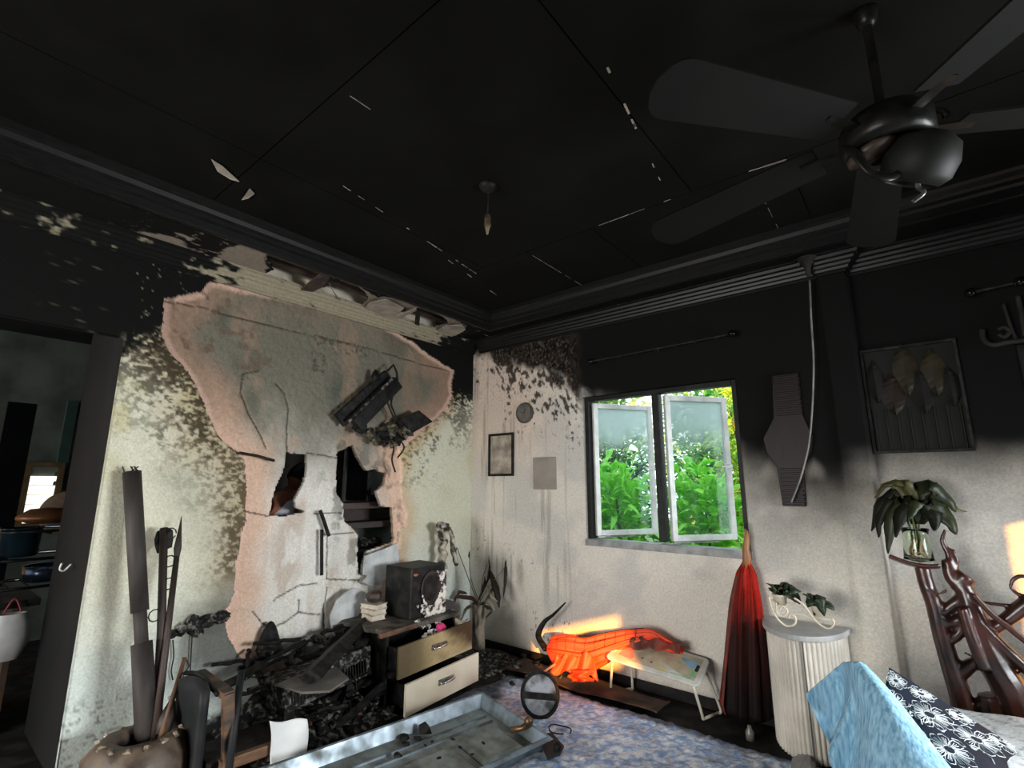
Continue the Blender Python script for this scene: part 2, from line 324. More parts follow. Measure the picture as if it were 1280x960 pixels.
# --- unseen walls behind the camera: right wall with two casement openings, rear wall with wide doors
M_DK = mat('sooty wall', (70, 66, 60), (112, 108, 100), 3, .9)
def pierced(name, ax, at, a0, a1, h, holes, th=.12):
    """wall panel with rectangular openings, built of the solid pieces around them"""
    b = MB(); cuts = sorted({a0, a1, *[k for q in holes for k in q[:2]]})
    for p, q in zip(cuts, cuts[1:]):
        zz = [0]
        for hq in sorted(holes, key=lambda e: e[2]):
            if hq[0] <= p+1e-6 and hq[1] >= q-1e-6: zz += [hq[2], hq[3]]
        zz.append(h)
        for k in range(0, len(zz), 2):
            if zz[k+1]-zz[k] < 1e-4: continue
            if ax == 'x': b.bx((at, p, zz[k]), (at+th, q, zz[k+1]))
            else: b.bx((p, at, zz[k]), (q, at+th, zz[k+1]))
    return b.build(name, M_DK, kind='structure')
pierced('wall_right', 'x', 5.5, -7, .2, 3.1, [(-1.78, -.28, .85, 1.84), (-4.86, -3.96, 1.42, 1.81)])
pierced('wall_rear', 'y', -6.92, -.1, 5.62, 3.1, [(.2, 2.3, .02, 2.0)])
pierced('wall_left_rear', 'x', -.11, -6.92, -4.6, 3.1, [])
# --- next room and kitchen seen through the opening and the hole
M_KIT = mat('kitchen plaster', (86, 84, 74), (60, 58, 52), 2.5, .9)
M_KIT2 = mat('grey green kitchen wall', (120, 124, 108), (84, 86, 76), 3, .9)
MB().bx((-.85, -2.88, 0), (-.03, -2.78, 2.9)).build('wall_partition', mat('sooty partition', (12, 12, 11), (21, 20, 19), 3, .85), kind='structure')
MB().bx((-3.3, -6.9, 0), (-3.2, -1.6, 2.9)).build('wall_kitchen_far', M_KIT2, kind='structure')
MB().bx((-3.2, -1.7, 0), (-.85, -1.6, 2.9)).build('wall_kitchen_side', M_KIT, kind='structure')
MB().bx((-.85, -2.78, 0), (-.75, .05, 2.9)).build('wall_next_room', mat('dark next room wall', (52, 46, 40), (36, 32, 28), 3, .9), kind='structure')
pierced('wall_next_room_end', 'y', .05, -.85, -.11, 2.9, [(-.72, -.2, 1.0, 2.1)])  # window opening added here to let daylight in on the person
MB().bx((-3.3, -6.95, 2.88), (-.115, .2, 2.98)).build('ceiling_kitchen', mat('kitchen ceiling soot', (24, 23, 22), (38, 36, 34), 3, .9), kind='structure')
# --- floor
M_FLOOR = mat('ash covered floor', (20, 19, 18), (58, 55, 52), 9, .75, bump=.6, contrast=(.42, .75))
MB().bx((-3.3, -7, -.1), (5.62, .22, 0)).build('floor', M_FLOOR, kind='structure')
# --- ceiling: raised middle of boards, soffit, mouldings
M_CEIL = mat('sooted ceiling board', (11, 11, 10), (17, 17, 15), 2.2, .7, bump=.15, spec=.06)
M_MOULD = mat('sooted moulding', (8, 8, 8), (18, 18, 17), 14, .42, stretch=(1, 1, 6), spec=.3)
ce = MB().bx((.3, -7, 3.03), (5.62, .2, 3.10)).build('ceiling', mat('roof void', (14, 14, 13), (20, 20, 19), 4, .9), kind='structure')
rows = [(-.27, -1.08, [.47, 1.52, 2.03, 3.12, 4.25, 5.5]), (-1.08, -2.70, [.47, 1.12, 2.66, 4.25, 5.5]), (-2.70, -4.3, [.47, 1.12, 2.66, 4.25, 5.5]), (-4.3, -5.6, [.47, 2.1, 3.9, 5.5]), (-5.6, -6.9, [.47, 2.1, 3.9, 5.5])]
for y1, y0, xs in rows:
    for xa, xb in zip(xs, xs[1:]): MB().bx((xa+.003, y0+.003, HC), (xb-.003, y1-.003, HC+.013)).build('ceiling_board', M_CEIL, ce)
M_PALE = mat('bare pale board', (150, 140, 126), (120, 112, 102), 12, .85)
b = MB(); rr = random.Random(4)
def chips(px0, py0, px1, py1, n, z, wd=.006, lmin=.02, lmax=.07):
    a = W(px0, py0, z=z); c = W(px1, py1, z=z); d = (c-a); L = d.length; d.normalize()
    for k in range(n):
        t = rr.random()*L; l = rr.uniform(lmin, lmax); p = a+d*t; q = p+d*l; p.z = q.z = z-.0005; b.bar(p, q, wd*rr.uniform(.35, .9), .002)
chips(380, 200, 600, 345, 16, HC, .008); chips(745, 283, 830, 252, 8, HC, .008, .03, .08); chips(930, 216, 965, 205, 3, HC, .012, .06, .1); chips(755, 75, 825, 225, 6, HC, .012); chips(662, 317, 728, 357, 24, HC, .004, .04, .08)
chips(435, 118, 450, 128, 2, HC, .005); chips(560, 325, 625, 372, 5, HC, .008); chips(950, 240, 975, 290, 12, HC, .003, .03, .06)
b.build('joint_sliver', M_PALE, ce)  # pale slivers scattered along the joints between the boards
# mouldings: swept stepped profiles (out from wall, up)
def sweep(name, prof, path, m=M_MOULD, kind='structure', vc=None):
    b = MB(); pts = [Vector(p) for p in path]; n = len(prof)
    frames = []
    for i, p in enumerate(pts):
        d0 = (pts[i]-pts[i-1]).normalized() if i else None; d1 = (pts[i+1]-pts[i]).normalized() if i < len(pts)-1 else None
        l = lambda d: Vector((-d.y, d.x, 0))
        if d0 is None: nv = l(d1)
        elif d1 is None: nv = l(d0)
        else: nv = l(d0)+l(d1); nv = nv/(nv.length*nv.normalized().dot(l(d1)))
        frames.append((p, nv))
    vs = [p+nv*o+Vector((0, 0, h)) for p, nv in frames for o, h in prof]
    fs = [(i*n+k, i*n+(k+1) % n, (i+1)*n+(k+1) % n, (i+1)*n+k) for i in range(len(pts)-1) for k in range(n)]
    fs += [tuple(range(n)), tuple((len(pts)-1)*n+k for k in range(n-1, -1, -1))]
    b.add(vs, fs); c = vc([p for p in b.v]) if vc else None
    return b.build(name, m, kind=kind, vc=c)
CORN = [(0, -.12), (.014, -.12), (.014, -.105), (.026, -.10), (.030, -.085), (.042, -.078), (.046, -.062), (.062, -.055), (.066, -.04), (.084, -.032), (.088, -.014), (.105, -.010), (.105, 0), (0, 0)]
def subdiv(a, b, n): return [Vector(a).lerp(Vector(b), i/n) for i in range(n+1)]
def corn_col(vs):
    s = np.array([-p.y for p in vs]); z = np.array([p.z for p in vs]); x = np.array([p.x for p in vs])
    n = fbm(s*16, z*30+x*20, 71, 3); n1 = fbm(s*4, z*2, 72)
    k = ss(.38, .55, n+.55*ss(2.75, 2.2, s)*ss(.35, .62, s)-.28+.25*(n1-.5))
    return mix(np.tile(SOOT, (len(s), 1)), lin((140, 132, 112)), k*.95)
def dense(prof, m=2): 
    out = []
    for i in range(len(prof)):
        a = prof[i]; c = prof[(i+1) % len(prof)]
        for k in range(m): out.append((a[0]+(c[0]-a[0])*k/m, a[1]+(c[1]-a[1])*k/m))
    return out
M_CORN = vmat('flaking cornice', .8, 60, .2, .2)
sweep('trim_1', [(-o, h) for o, h in dense(CORN)][::-1], subdiv((0, -6.9, HS), (0, -.0, HS), 560), M_CORN, vc=corn_col)
sweep('trim_2', [(-o, h) for o, h in CORN][::-1], [(.1, 0, HS), (RX, 0, HS), (RX, -.03, HS), (3.22, -.03, HS), (3.22, RY, HS), (5.5, RY, HS)])
TRAY = [(0, 0), (0, -.005), (.012, -.005), (.012, .03), (.03, .04), (.03, .06), (.05, .07), (.055, .095), (.075, .105), (.075, .14), (0, .14)]
sweep('trim_3', [(-o, h) for o, h in TRAY][::-1], [(.47, -6.9, HS), (.47, -.27, HS), (5.5, -.27, HS)])
sweep('trim_4', [(-o, h) for o, h in [(-.035, 0), (-.035, -.012), (-.012, -.016), (0, -.012), (0, 0)]][::-1], [(.47, -6.9, HS), (.47, -.27, HS), (5.5, -.27, HS)])
# soffit boards
b = MB(); xs = [.0, .78, 1.5, 2.25, 3.3, 4.3, 5.5]
sf = MB().bx((0, -.27, HS+.012), (5.5, .1, HS+.02)).build('ceiling_soffit', M_CEIL, kind='structure')
for xa, xb in zip(xs, xs[1:]): MB().bx((xa+.002, -.268, HS), (xb-.002, .1, HS+.01)).build('soffit_board', M_CEIL, sf)
b = MB(); chips(668, 398, 706, 418, 10, HS, .003, .03, .06); chips(768, 376, 792, 398, 8, HS, .002, .03, .05); chips(605, 418, 640, 432, 8, HS, .004, .03, .06); b.build('joint_sliver', M_PALE, sf)
def xy(L): return [(p.x, -p.y) for p in pw(L, z=HS)]
SH = [xy([(331, 313), (350, 318), (378, 326), (400, 336), (428, 347), (448, 357), (462, 372), (452, 384), (440, 392), (420, 387), (380, 369), (345, 352), (326, 343), (340, 338)]),
      xy([(478, 400), (500, 391), (522, 384), (538, 388), (556, 397), (562, 405), (540, 410), (530, 418), (512, 414), (495, 408)])]
PALE = [xy(L) for L in ([(270, 330), (280, 312), (300, 306), (330, 311), (333, 335), (328, 346), (300, 338), (262, 333)], [(152, 289), (200, 293), (228, 300), (235, 312), (225, 318), (190, 310)], [(400, 338), (440, 352), (470, 372), (500, 372), (560, 392), (582, 408), (570, 418), (540, 422), (500, 410), (440, 395), (400, 375)],
     [(368, 286), (390, 292), (402, 304), (388, 302), (370, 296)], [(222, 292), (242, 298), (236, 301)])]
def sof_col(x, s):
    n = fbm(x*34, s*20, 81, 3); n2 = fbm(x*10, s*10, 82); n4 = fbm(x*80, s*80, 83, 2)
    c = np.tile(SOOT, (len(x), 1)); d = np.full(len(x), 9.)
    for q in PALE: d = np.minimum(d, seg_dist(x, s, q))
    k = ss(.012, -.004, d+(n-.5)*.05+(n2-.5)*.02)
    k = np.maximum(k, ss(.66, .70, n*.7+n4*.3+.12*ss(.25, .08, x))*ss(3.2, 2.2, s)*ss(.15, .5, s))
    return mix(c, lin((122, 112, 100)), k)*(.9+.2*n4[:, None])
wall_grid('ceiling_soffit_left', axis((0, .47, 70)), axis((.27, 3.2, 400), (3.2, 6.9, 80)), lambda u, v: np.stack([u, -v, 0*u+HS], 1), (0, 0, -1), sof_col, None,
   lambda u, v: np.minimum(seg_dist(u, v, SH[0]), seg_dist(u, v, SH[1]))+(fbm(u*30, v*30, 7)-.5)*.03 < 0, .012, vmat('sooted soffit', .8, 60, .2, .2))
# ------------------------------------------------------------ windows
M_WHITE = mat('white window paint', (214, 216, 212), (188, 190, 186), 10, .4)
M_BLKFRAME = mat('scorched window frame', (14, 14, 13), (30, 30, 28), 18, .5, contrast=(.4, .7))
M_SMOKE = None
def glass(name, tint, soot_lo, soot_hi, amt):
    """pane: clear glass with a real smoke film that thickens upwards (object z)"""
    m, t, b = nt(name); N = t.nodes; L = t.links; N.remove(b)
    tr = N.new('ShaderNodeBsdfTransparent'); tr.inputs[0].default_value = tint
    gl = N.new('ShaderNodeBsdfGlossy'); gl.inputs['Roughness'].default_value = .03
    df = N.new('ShaderNodeBsdfTranslucent'); df.inputs[0].default_value = rgb(196, 206, 206)
    fr = N.new('ShaderNodeFresnel'); fr.inputs[0].default_value = 1.35
    m1 = N.new('ShaderNodeMixShader'); L.new(fr.outputs[0], m1.inputs[0]); L.new(tr.outputs[0], m1.inputs[1]); L.new(gl.outputs[0], m1.inputs[2])
    tc = N.new('ShaderNodeTexCoord'); sp = N.new('ShaderNodeSeparateXYZ'); L.new(tc.outputs['Object'], sp.inputs[0])
    no = N.new('ShaderNodeTexNoise'); no.inputs['Scale'].default_value = 4; no.inputs['Detail'].default_value = 5; L.new(tc.outputs['Object'], no.inputs[0])
    ad = N.new('ShaderNodeMath'); ad.operation = 'MULTIPLY_ADD'; ad.inputs[1].default_value = .5; L.new(no.outputs[0], ad.inputs[0]); L.new(sp.outputs['Z'], ad.inputs[2])
    mr = N.new('ShaderNodeMapRange'); mr.interpolation_type = 'SMOOTHSTEP'; mr.inputs[1].default_value = soot_lo; mr.inputs[2].default_value = soot_hi; mr.inputs[3].default_value = .015; mr.inputs[4].default_value = amt
    L.new(ad.outputs[0], mr.inputs[0])
    m2 = N.new('ShaderNodeMixShader'); L.new(mr.outputs[0], m2.inputs[0]); L.new(m1.outputs[0], m2.inputs[1]); L.new(df.outputs[0], m2.inputs[2])
    L.new(m2.outputs[0], N['Material Output'].inputs[0]); return m
G1 = glass('smoked pane', (.88, .96, .93, 1), .82, 1.26, .78)
G2 = glass('teal pane', (.40, .62, .62, 1), .9, 1.6, .75)
def ring_frame(b, x0, x1, z0, z1, y0, y1, wd):
    b.bx((x0, y0, z0), (x0+wd, y1, z1)); b.bx((x1-wd, y0, z0), (x1, y1, z1)); b.bx((x0+wd, y0, z0), (x1-wd, y1, z0+wd)); b.bx((x0+wd, y0, z1-wd), (x1-wd, y1, z1)); return b
def casement(win, hx, hy, wdt, z0, z1, ang, gm, fm):
    """one sash, hinged at (hx, hy), swung outwards"""
    def put(b):
        c, s = math.cos(ang), math.sin(ang)
        for p in b.v: x, y = p.x, p.y; p.x = hx+x*c-y*s; p.y = hy+x*s+y*c
        return b
    fr = put(ring_frame(MB(), 0, wdt, z0, z1, -.018, .018, .042)); o = fr.build('casement_frame', fm, win, bevel=.004)
    p = MB().bx((.04, -.003, z0+.04), (wdt-.04, .003, z1-.04)); 
    put(p)
    g = p.build('pane', gm, o)
    # object z measured from the sash bottom for the smoke film
    for v in g.data.vertices: v.co.z -= .04
    g.location.z = .04
    h = MB(); h.bx((wdt-.036, -.045, (z0+z1)/2-.02), (wdt-.014, -.018, (z0+z1)/2+.02)); h.bx((wdt-.10, -.05, (z0+z1)/2-.008), (wdt-.014, -.036, (z0+z1)/2+.008)); put(h).build('window_handle', M_WHITE, o)
    s = MB().bx((0, -.03, z0-.012), (wdt*.7, -.015, z0-.002)); put(s).build('stay_arm', mat('dull steel', (130, 130, 126), (90, 90, 88), 20, .4, .8), o)
win = thing('window_1', None, None, (WX0, 0, WZ0)); win['kind'] = 'structure'
fm = MB(); t_ = .035
fm.bx((WX0, .02, WZ0), (WX0+t_, .10, WZ1)); fm.bx((WX1-t_, .02, WZ0), (WX1, .10, WZ1)); fm.bx((WX0+t_, .02, WZ1-t_), (WX1-t_, .10, WZ1)); fm.bx((1.888, .02, WZ0+t_), (1.94, .10, WZ1-t_)); fm.build('window_frame', M_BLKFRAME, win, bevel=.003)
MB().bx((WX0-.012, -.012, WZ0-.03), (WX1+.012, .11, WZ0+.022)).build('window_sill', mat('grey window sill', (150, 152, 150), (112, 114, 112), 12, .5), win, bevel=.004)
casement(win, WX0+.045, .075, .565, WZ0+.04, WZ1-.045, R(56), G1, M_WHITE)
casement(win, 1.965, .075, .535, WZ0+.04, WZ1-.045, R(52), G1, M_WHITE)
win2 = thing('window_2', None, None, (W2X0, RY, W2Z0)); win2['kind'] = 'structure'
fm = MB(); fm.bx((W2X0, RY+.02, W2Z0), (W2X0+t_, RY+.1, W2Z1)); fm.bx((W2X1-t_, RY+.02, W2Z0), (W2X1, RY+.1, W2Z1)); fm.bx((W2X0+t_, RY+.02, W2Z1-t_), (W2X1-t_, RY+.1, W2Z1)); fm.bx((W2X0+t_, RY+.02, W2Z0), (W2X1-t_, RY+.1, W2Z0+t_)); fm.bx((4.48, RY+.02, W2Z0+t_), (4.53, RY+.1, W2Z1-t_)); fm.build('window_frame', M_BLKFRAME, win2, bevel=.003)
casement(win2, W2X0+.04, RY+.06, .52, W2Z0+.04, W2Z1-.04, R(4), G2, M_BLKFRAME)
casement(win2, 4.545, RY+.06, .52, W2Z0+.04, W2Z1-.04, R(4), G2, M_BLKFRAME)
# skirting
M_SK = mat('sooty skirting', (16, 16, 15), (34, 32, 30), 9, .6)
MB().bx((.02, -.014, 0), (RX, .0, .068)).build('baseboard_back', M_SK, kind='structure', bevel=.003)
MB().bx((3.22, RY-.014, 0), (5.5, RY, .068)).build('baseboard_recess', M_SK, kind='structure', bevel=.003)
# ------------------------------------------------------------ garden outside
M_GRASS = mat('garden grass', (70, 110, 40), (40, 74, 24), 5, .9)
gd = MB().bx((-12, .25, -.5), (16, 22, -.4)).build('garden_ground', M_GRASS, kind='structure')
def leafmat(name, c1, c2):
    if name in MATS: return MATS[name]
    m = mat(name, c1, c2, 3.5, .45, contrast=(.3, .7)); N = m.node_tree.nodes; L = m.node_tree.links; b = N['Principled BSDF']
    tl = N.new('ShaderNodeBsdfTranslucent'); tl.inputs[0].default_value = rgb(*[min(255, int(k*1.25)) for k in c2]); ms = N.new('ShaderNodeMixShader'); ms.inputs[0].default_value = .35
    L.new(b.outputs[0], ms.inputs[1]); L.new(tl.outputs[0], ms.inputs[2]); L.new(ms.outputs[0], N['Material Output'].inputs[0]); return m
LM = [leafmat('bright green leaf', (150, 206, 70), (96, 172, 46)), leafmat('mid green leaf', (92, 160, 66), (56, 122, 48)), leafmat('deep green leaf', (66, 126, 66), (38, 88, 44)), leafmat('yellow green leaf', (186, 204, 60), (120, 160, 40)), leafmat('pale hazy leaf', (176, 204, 150), (128, 168, 110))]
M_BARK = mat('garden bark', (96, 84, 66), (62, 54, 42), 14, .9, bump=.5)
def leaves(b, c, rad, n, ln, wd, seed, up=.2, out=.6, droop=.3):
    rr = random.Random(seed); c = Vector(c)
    for k in range(n):
        d = Vector((rr.gauss(0, 1), rr.gauss(0, 1), rr.gauss(0, 1))).normalized(); q = rr.random()**.45
        p = c+Vector((d.x*rad[0], d.y*rad[1], d.z*rad[2]))*q
        t = (d*out+Vector((rr.uniform(-1, 1), rr.uniform(-1, 1), rr.uniform(-.6, 1)+up))*.8).normalized(); sd = t.cross(Vector((rr.uniform(-.4, .4), rr.uniform(-.4, .4), 1))).normalized(); nn = sd.cross(t)
        l = ln*rr.uniform(.6, 1.2); wv = wd*rr.uniform(.7, 1.2)
        m_ = p+t*l*.5+nn*l*.06; e = p+t*l-Vector((0, 0, droop*l))
        b.add([p, m_-sd*wv/2-nn*wv*.15, e, m_+sd*wv/2-nn*wv*.15, m_], [(0, 1, 4), (1, 2, 4), (2, 3, 4), (3, 0, 4)])
    return b
def shrub(name, label, c, rad, n, ln, wd, lm, seed, stems=3, cat='shrub', **k):
    o = thing(name, label, cat, (c[0], c[1], -.4)); leaves(MB(), c, rad, n, ln, wd, seed, **k).build('foliage', lm, o)
    b = MB(); rr = random.Random(seed+5)
    for i in range(stems):
        e = Vector(c)+Vector((rr.uniform(-.5, .5)*rad[0], rr.uniform(-.3, .3)*rad[1], rr.uniform(.0, .6)*rad[2])); s = Vector((c[0]+rr.uniform(-.1, .1), c[1]+rr.uniform(-.1, .1), -.4))
        mid = s.lerp(e, .5)+Vector((rr.uniform(-.1, .1), 0, 0)); b.tube([s, mid, e], [.03+.02*rad[2], .03, .012], 6)
    b.build('stem', M_BARK, o, smooth=True); return o
shrub('leafy_shrub', 'bright green broad-leaved shrub outside, behind the left open casement', (.42, 2.0, .85), (.50, .35, .85), 900, .30, .10, LM[0], 11)
shrub('leafy_shrub', 'low dark green shrub right below the window sill outside', (1.15, 1.25, .15), (.75, .28, .68), 900, .16, .06, LM[1], 12)
shrub('leafy_shrub', 'bright green shrub seen through the lower right casement pane', (1.45, 2.25, .80), (.48, .35, .85), 800, .26, .10, LM[0], 13)
shrub('leafy_shrub', 'fresh green broad-leaved plant beside the right window jamb', (2.32, 1.4, .45), (.38, .35, .62), 330, .26, .11, LM[0], 14)
shrub('croton_bush', 'yellow leaved garden bush by the right jamb of the window', (2.42, 2.15, 1.3), (.35, .35, .35), 110, .30, .13, LM[3], 15, cat='bush')
shrub('garden_tree', 'dark green dense tree behind the shrubs, seen through the left pane', (-.85, 3.9, 1.4), (.95, .7, 1.9), 2400, .24, .10, LM[2], 16, 2, cat='tree')
shrub('garden_tree', 'mid green tree standing behind the shrubs in the middle of the window', (.75, 5.4, 1.6), (1.0, .7, 2.0), 2400, .24, .09, LM[1], 17, 2, cat='tree')
shrub('garden_tree', 'yellow green airy tree seen beyond the right casement', (1.75, 3.8, 1.7), (.60, .5, 1.7), 1500, .22, .08, LM[3], 18, 3, cat='tree')
shrub('garden_tree', 'pale hazy tree farthest away above the left pane', (-3.2, 7.6, 2.2), (1.9, 1.1, 2.6), 3600, .34, .13, LM[4], 19, 2, cat='tree')
shrub('garden_tree', 'pale hazy tree farthest away above the right pane', (.2, 9.6, 2.6), (2.4, .9, 3.0), 4200, .34, .13, LM[4], 20, 2, cat='tree')
shrub('garden_tree', 'dark leafy tree outside the teal window', (5.2, 4.0, 1.2), (1.5, 1.0, 1.8), 600, .28, .1, LM[2], 21, 2, cat='tree')
# ------------------------------------------------------------ things on the walls and ceiling
M_CHAR = mat('charred black', (12, 12, 11), (40, 39, 37), 22, .6, bump=.8, contrast=(.42, .72))
M_CHARG = mat('ash dusted char', (22, 21, 20), (134, 130, 122), 30, .7, bump=.8, contrast=(.50, .72))
M_WIRE = mat('burnt wire', (20, 19, 18), (44, 42, 38), 30, .6)
M_STEEL = mat('smoked steel', (92, 92, 88), (50, 50, 48), 16, .4, .8)
def catm(pts, n=6):
    pts = [Vector(p) for p in pts]; out = []
    for i in range(len(pts)-1):
        p0, p1, p2, p3 = pts[max(i-1, 0)], pts[i], pts[i+1], pts[min(i+2, len(pts)-1)]
        for k in range(n):
            t = k/n; out.append(.5*((2*p1)+(p2-p0)*t+(2*p0-5*p1+4*p2-p3)*t*t+(3*p1-p0-3*p2+p3)*t**3))
    return out+[pts[-1]]
# clock, frame and pale sheet near the corner
c = W(655, 516, y=-.02); M90 = Matrix.Rotation(R(90), 3, 'X')
ck = thing('wall_clock', 'small round smoke-blackened wall clock on the speckled wall near the corner', 'clock', (c.x, 0, c.z-.09))
MB().lathe([(.0, 0), (.094, 0), (.098, .012), (.092, .026), (.082, .028), (.080, .018), (0, .018)], (c.x, -.001, c.z), 28, M90).build('clock_case', mat('smoked clock', (58, 54, 50), (84, 78, 72), 14, .55), ck, smooth=True)
MB().lathe([(.0, .019), (.079, .019), (.0, .0195)], (c.x, -.001, c.z), 28, M90).build('clock_face', mat('smoked clock face', (74, 70, 66), (112, 106, 98), 9, .6), ck)
h = MB(); h.bar((c.x, -.0225, c.z), (c.x+.02, -.0225, c.z+.035), .005, .002, (0, 1, 0)); h.bar((c.x, -.0235, c.z), (c.x-.05, -.0235, c.z+.012), .004, .002, (0, 1, 0)); h.build('clock_hand', M_WIRE, ck)
a, d = W(612, 543, y=0), W(643, 595, y=0)
fr = thing('picture_frame', 'narrow charred picture frame, empty, hanging below the round clock', 'picture frame', (a.x, 0, d.z))
ring_frame(MB(), a.x, d.x, d.z, a.z, -.022, -.001, .022).build('frame_border', M_CHAR, fr, bevel=.004)
MB().bx((a.x+.02, -.008, d.z+.02), (d.x-.02, -.001, a.z-.02)).build('backing', mat('scorched mount', (176, 164, 150), (120, 110, 98), 10, .8), fr)
a, d = W(667, 572, y=0), W(696, 612, y=0)
MB().bx((a.x, -.010, d.z), (d.x, -.001, a.z)).build('wall_panel', mat('smoky card', (128, 120, 112), (150, 142, 132), 5, .7), bevel=.002, label='blank grey smoke-stained square card on the wall, beside the charred picture frame', cat='card')
# carved wooden wall ornament
def P2(px, py, y=0): return W(px, py, y=y)
orn = thing('wall_ornament', 'tall dark wooden carved ornament with ribbed neck and tail beside the window', 'wall ornament', (2.8, 0, 1.3))
M_ORN = mat('dark red wood', (30, 15, 12), (15, 10, 8), 20, .45, stretch=(1, 1, .3))
body = [(2.752, 2.14), (2.908, 2.14), (2.905, 1.86), (2.945, 1.73), (2.925, 1.63), (2.875, 1.545), (2.865, 1.30), (2.735, 1.30), (2.725, 1.545), (2.675, 1.63), (2.66, 1.73), (2.735, 1.86)]
MB().prism([(x, -.002, z) for x, z in body], (0, -.022, 0)).build('body', M_ORN, orn, bevel=.004)
for k in range(9):
    z = 1.87+k*.03; MB().bx((2.757, -.036, z), (2.903, -.02, z+.017)).build('rib', M_ORN, orn, bevel=.003)
for k in range(9):
    z = 1.31+k*.026; MB().bx((2.742, -.034, z), (2.862, -.02, z+.015)).build('rib', M_ORN, orn, bevel=.003)
# leaf relief picture
q = [W(*p, y=RY-.02) for p in ((1090, 437), (1190, 432), (1226, 565), (1100, 567))]
x0, x1, z0, z1 = q[3].x-.03, (q[1].x+q[2].x)/2, q[3].z, q[0].z
lp = thing('leaf_panel', 'square sooty wall relief of upright leaves on tall stems in a thin frame', 'wall art', (x0, RY, z0))
M_PAN = mat('sooty panel', (14, 14, 13), (20, 20, 18), 6, .6); ring_frame(MB(), x0, x1, z0, z1, RY-.03, RY-.001, .014).build('frame_border', M_CHAR, lp)
nr = 8
MB().bx((x0+.014, RY-.006, z0+.014), (x1-.014, RY-.001, z1-.014)).build('backing', M_PAN, lp)
M_RED = mat('smoked reed', (30, 28, 24), (20, 19, 17), 12, .6)
for k in range(nr):
    xa = x0+.03+(x1-x0-.06)*k/(nr-1); MB().tube([(xa, RY-.012, z0+.012), (xa, RY-.012, z0+.26)], .006, 6).build('stem', M_RED, lp)
ML = [mat('smoked gold leaf', (44, 38, 22), (26, 23, 15), 9, .5), mat('smoked brown leaf', (38, 27, 18), (24, 18, 13), 9, .5), mat('blackened leaf', (24, 23, 20), (15, 15, 13), 9, .7)]
def relief_leaf(cx, cz, h, wd, m):
    n = 9; V = []; Fc = []
    for i in range(n):
        t = i/(n-1); r = wd/2*math.sin(math.pi*min(t*.96+.02, 1))**.8; V += [(cx-r, RY-.010, cz+h*t), (cx, RY-.028, cz+h*t), (cx+r, RY-.010, cz+h*t)]
    for i in range(n-1):
        for k in (0, 1): a_ = i*3+k; Fc.append((a_, a_+1, a_+4, a_+3))
    MB().add(V, Fc).build('leaf', m, lp, solid=.003)
wf = (x1-x0)
relief_leaf(x0+wf*.13, z0+.30, .26, .085, ML[2]); relief_leaf(x0+wf*.30, z0+.22, .25, .12, ML[1]); relief_leaf(x0+wf*.46, z0+.33, .31, .12, ML[0]); relief_leaf(x0+wf*.60, z0+.22, .25, .11, ML[2]); relief_leaf(x0+wf*.74, z0+.31, .28, .12, ML[0]); relief_leaf(x0+wf*.88, z0+.25, .22, .09, ML[2])
# curtain rails
def rail(px0, py0, px1, py1, yy, lab, nfin, ex=0):
    a = W(px0, py0, y=yy); d = W(px1, py1, y=yy); d.z = a.z if ex else d.z
    o = thing('curtain_rail', lab, 'curtain rail', (a.x, yy, a.z))
    MB().tube([a, d], .009, 8).build('rod', M_CHAR, o)
    for p in (a, d): MB().lathe([(0, -.026), (.016, -.022), (.026, -.006), (.026, .006), (.016, .022), (0, .026)], p, 16).build('finial', mat('glossy black', (8, 8, 8), (14, 14, 14), 9, .12), o, smooth=True)
    for t in (.06, .5, .94): p = a.lerp(d, t); MB().bar(p, (p.x, yy+.07, p.z), .012, .012).build('bracket', M_CHAR, o)
    for k in range(nfin): p = a.lerp(d, .1+.8*k/max(nfin-1, 1)); MB().tube([p+Vector((0, .014*math.cos(t*.9), .014*math.sin(t*.9))) for t in range(7)], .003, 5, closed=True).build('ring', M_WIRE, o)
    return o
rail(738, 452, 915, 417, -.07, 'blackened curtain rail with ball ends above the open casement window', 7)
a = W(1213, 366, y=RY-.07); rail(1213, 366, 1275, 352, RY-.07, 'blackened curtain rail with a shiny ball end above the teal window', 2)
b = MB(); rr = random.Random(8)
def pp(L, y): return [W(px, py, y=y) for px, py in L]
cu = thing('burnt_curtain', 'sooty melted curtain remnant hanging over the top of the teal window', 'curtain', W(1255, 425, y=RY-.05))
M_RAG = mat('sooty cloth remnant', (22, 21, 19), (44, 42, 37), 12, .7)
for L, r in (([(1227, 412), (1229, 424), (1240, 431), (1258, 428), (1282, 425)], .014), ([(1247, 412), (1255, 409), (1262, 414), (1256, 421), (1248, 418)], .012), ([(1254, 380), (1262, 405), (1270, 424)], .008), ([(1272, 370), (1277, 395), (1281, 420)], .012)):
    MB().tube(catm(pp(L, RY-.05)), r, 8).build('fold', M_RAG, cu, smooth=True)
# hanging lamp holder with trailing cable at the pilaster
a = W(1010, 338, y=-.12); fx = thing('ceiling_fitting', 'burnt funnel-shaped ceiling fitting with one long white cable trailing down the wall', 'ceiling fitting', a)
MB().lathe([(.0, .0), (.012, 0), (.018, .06), (.05, .12), (.062, .125), (.05, .13), (0, .13)], (a.x, a.y, HS-.135), 16).build('funnel', M_RAG, fx, smooth=True)
MB().tube(catm(pp([(1012, 350), (1014, 400), (1017, 460), (1013, 540), (1003, 590), (989, 628)], -.07)), .0055, 6).build('cable', mat('pale cable', (128, 126, 122), (84, 82, 78), 10, .5), fx, smooth=True)
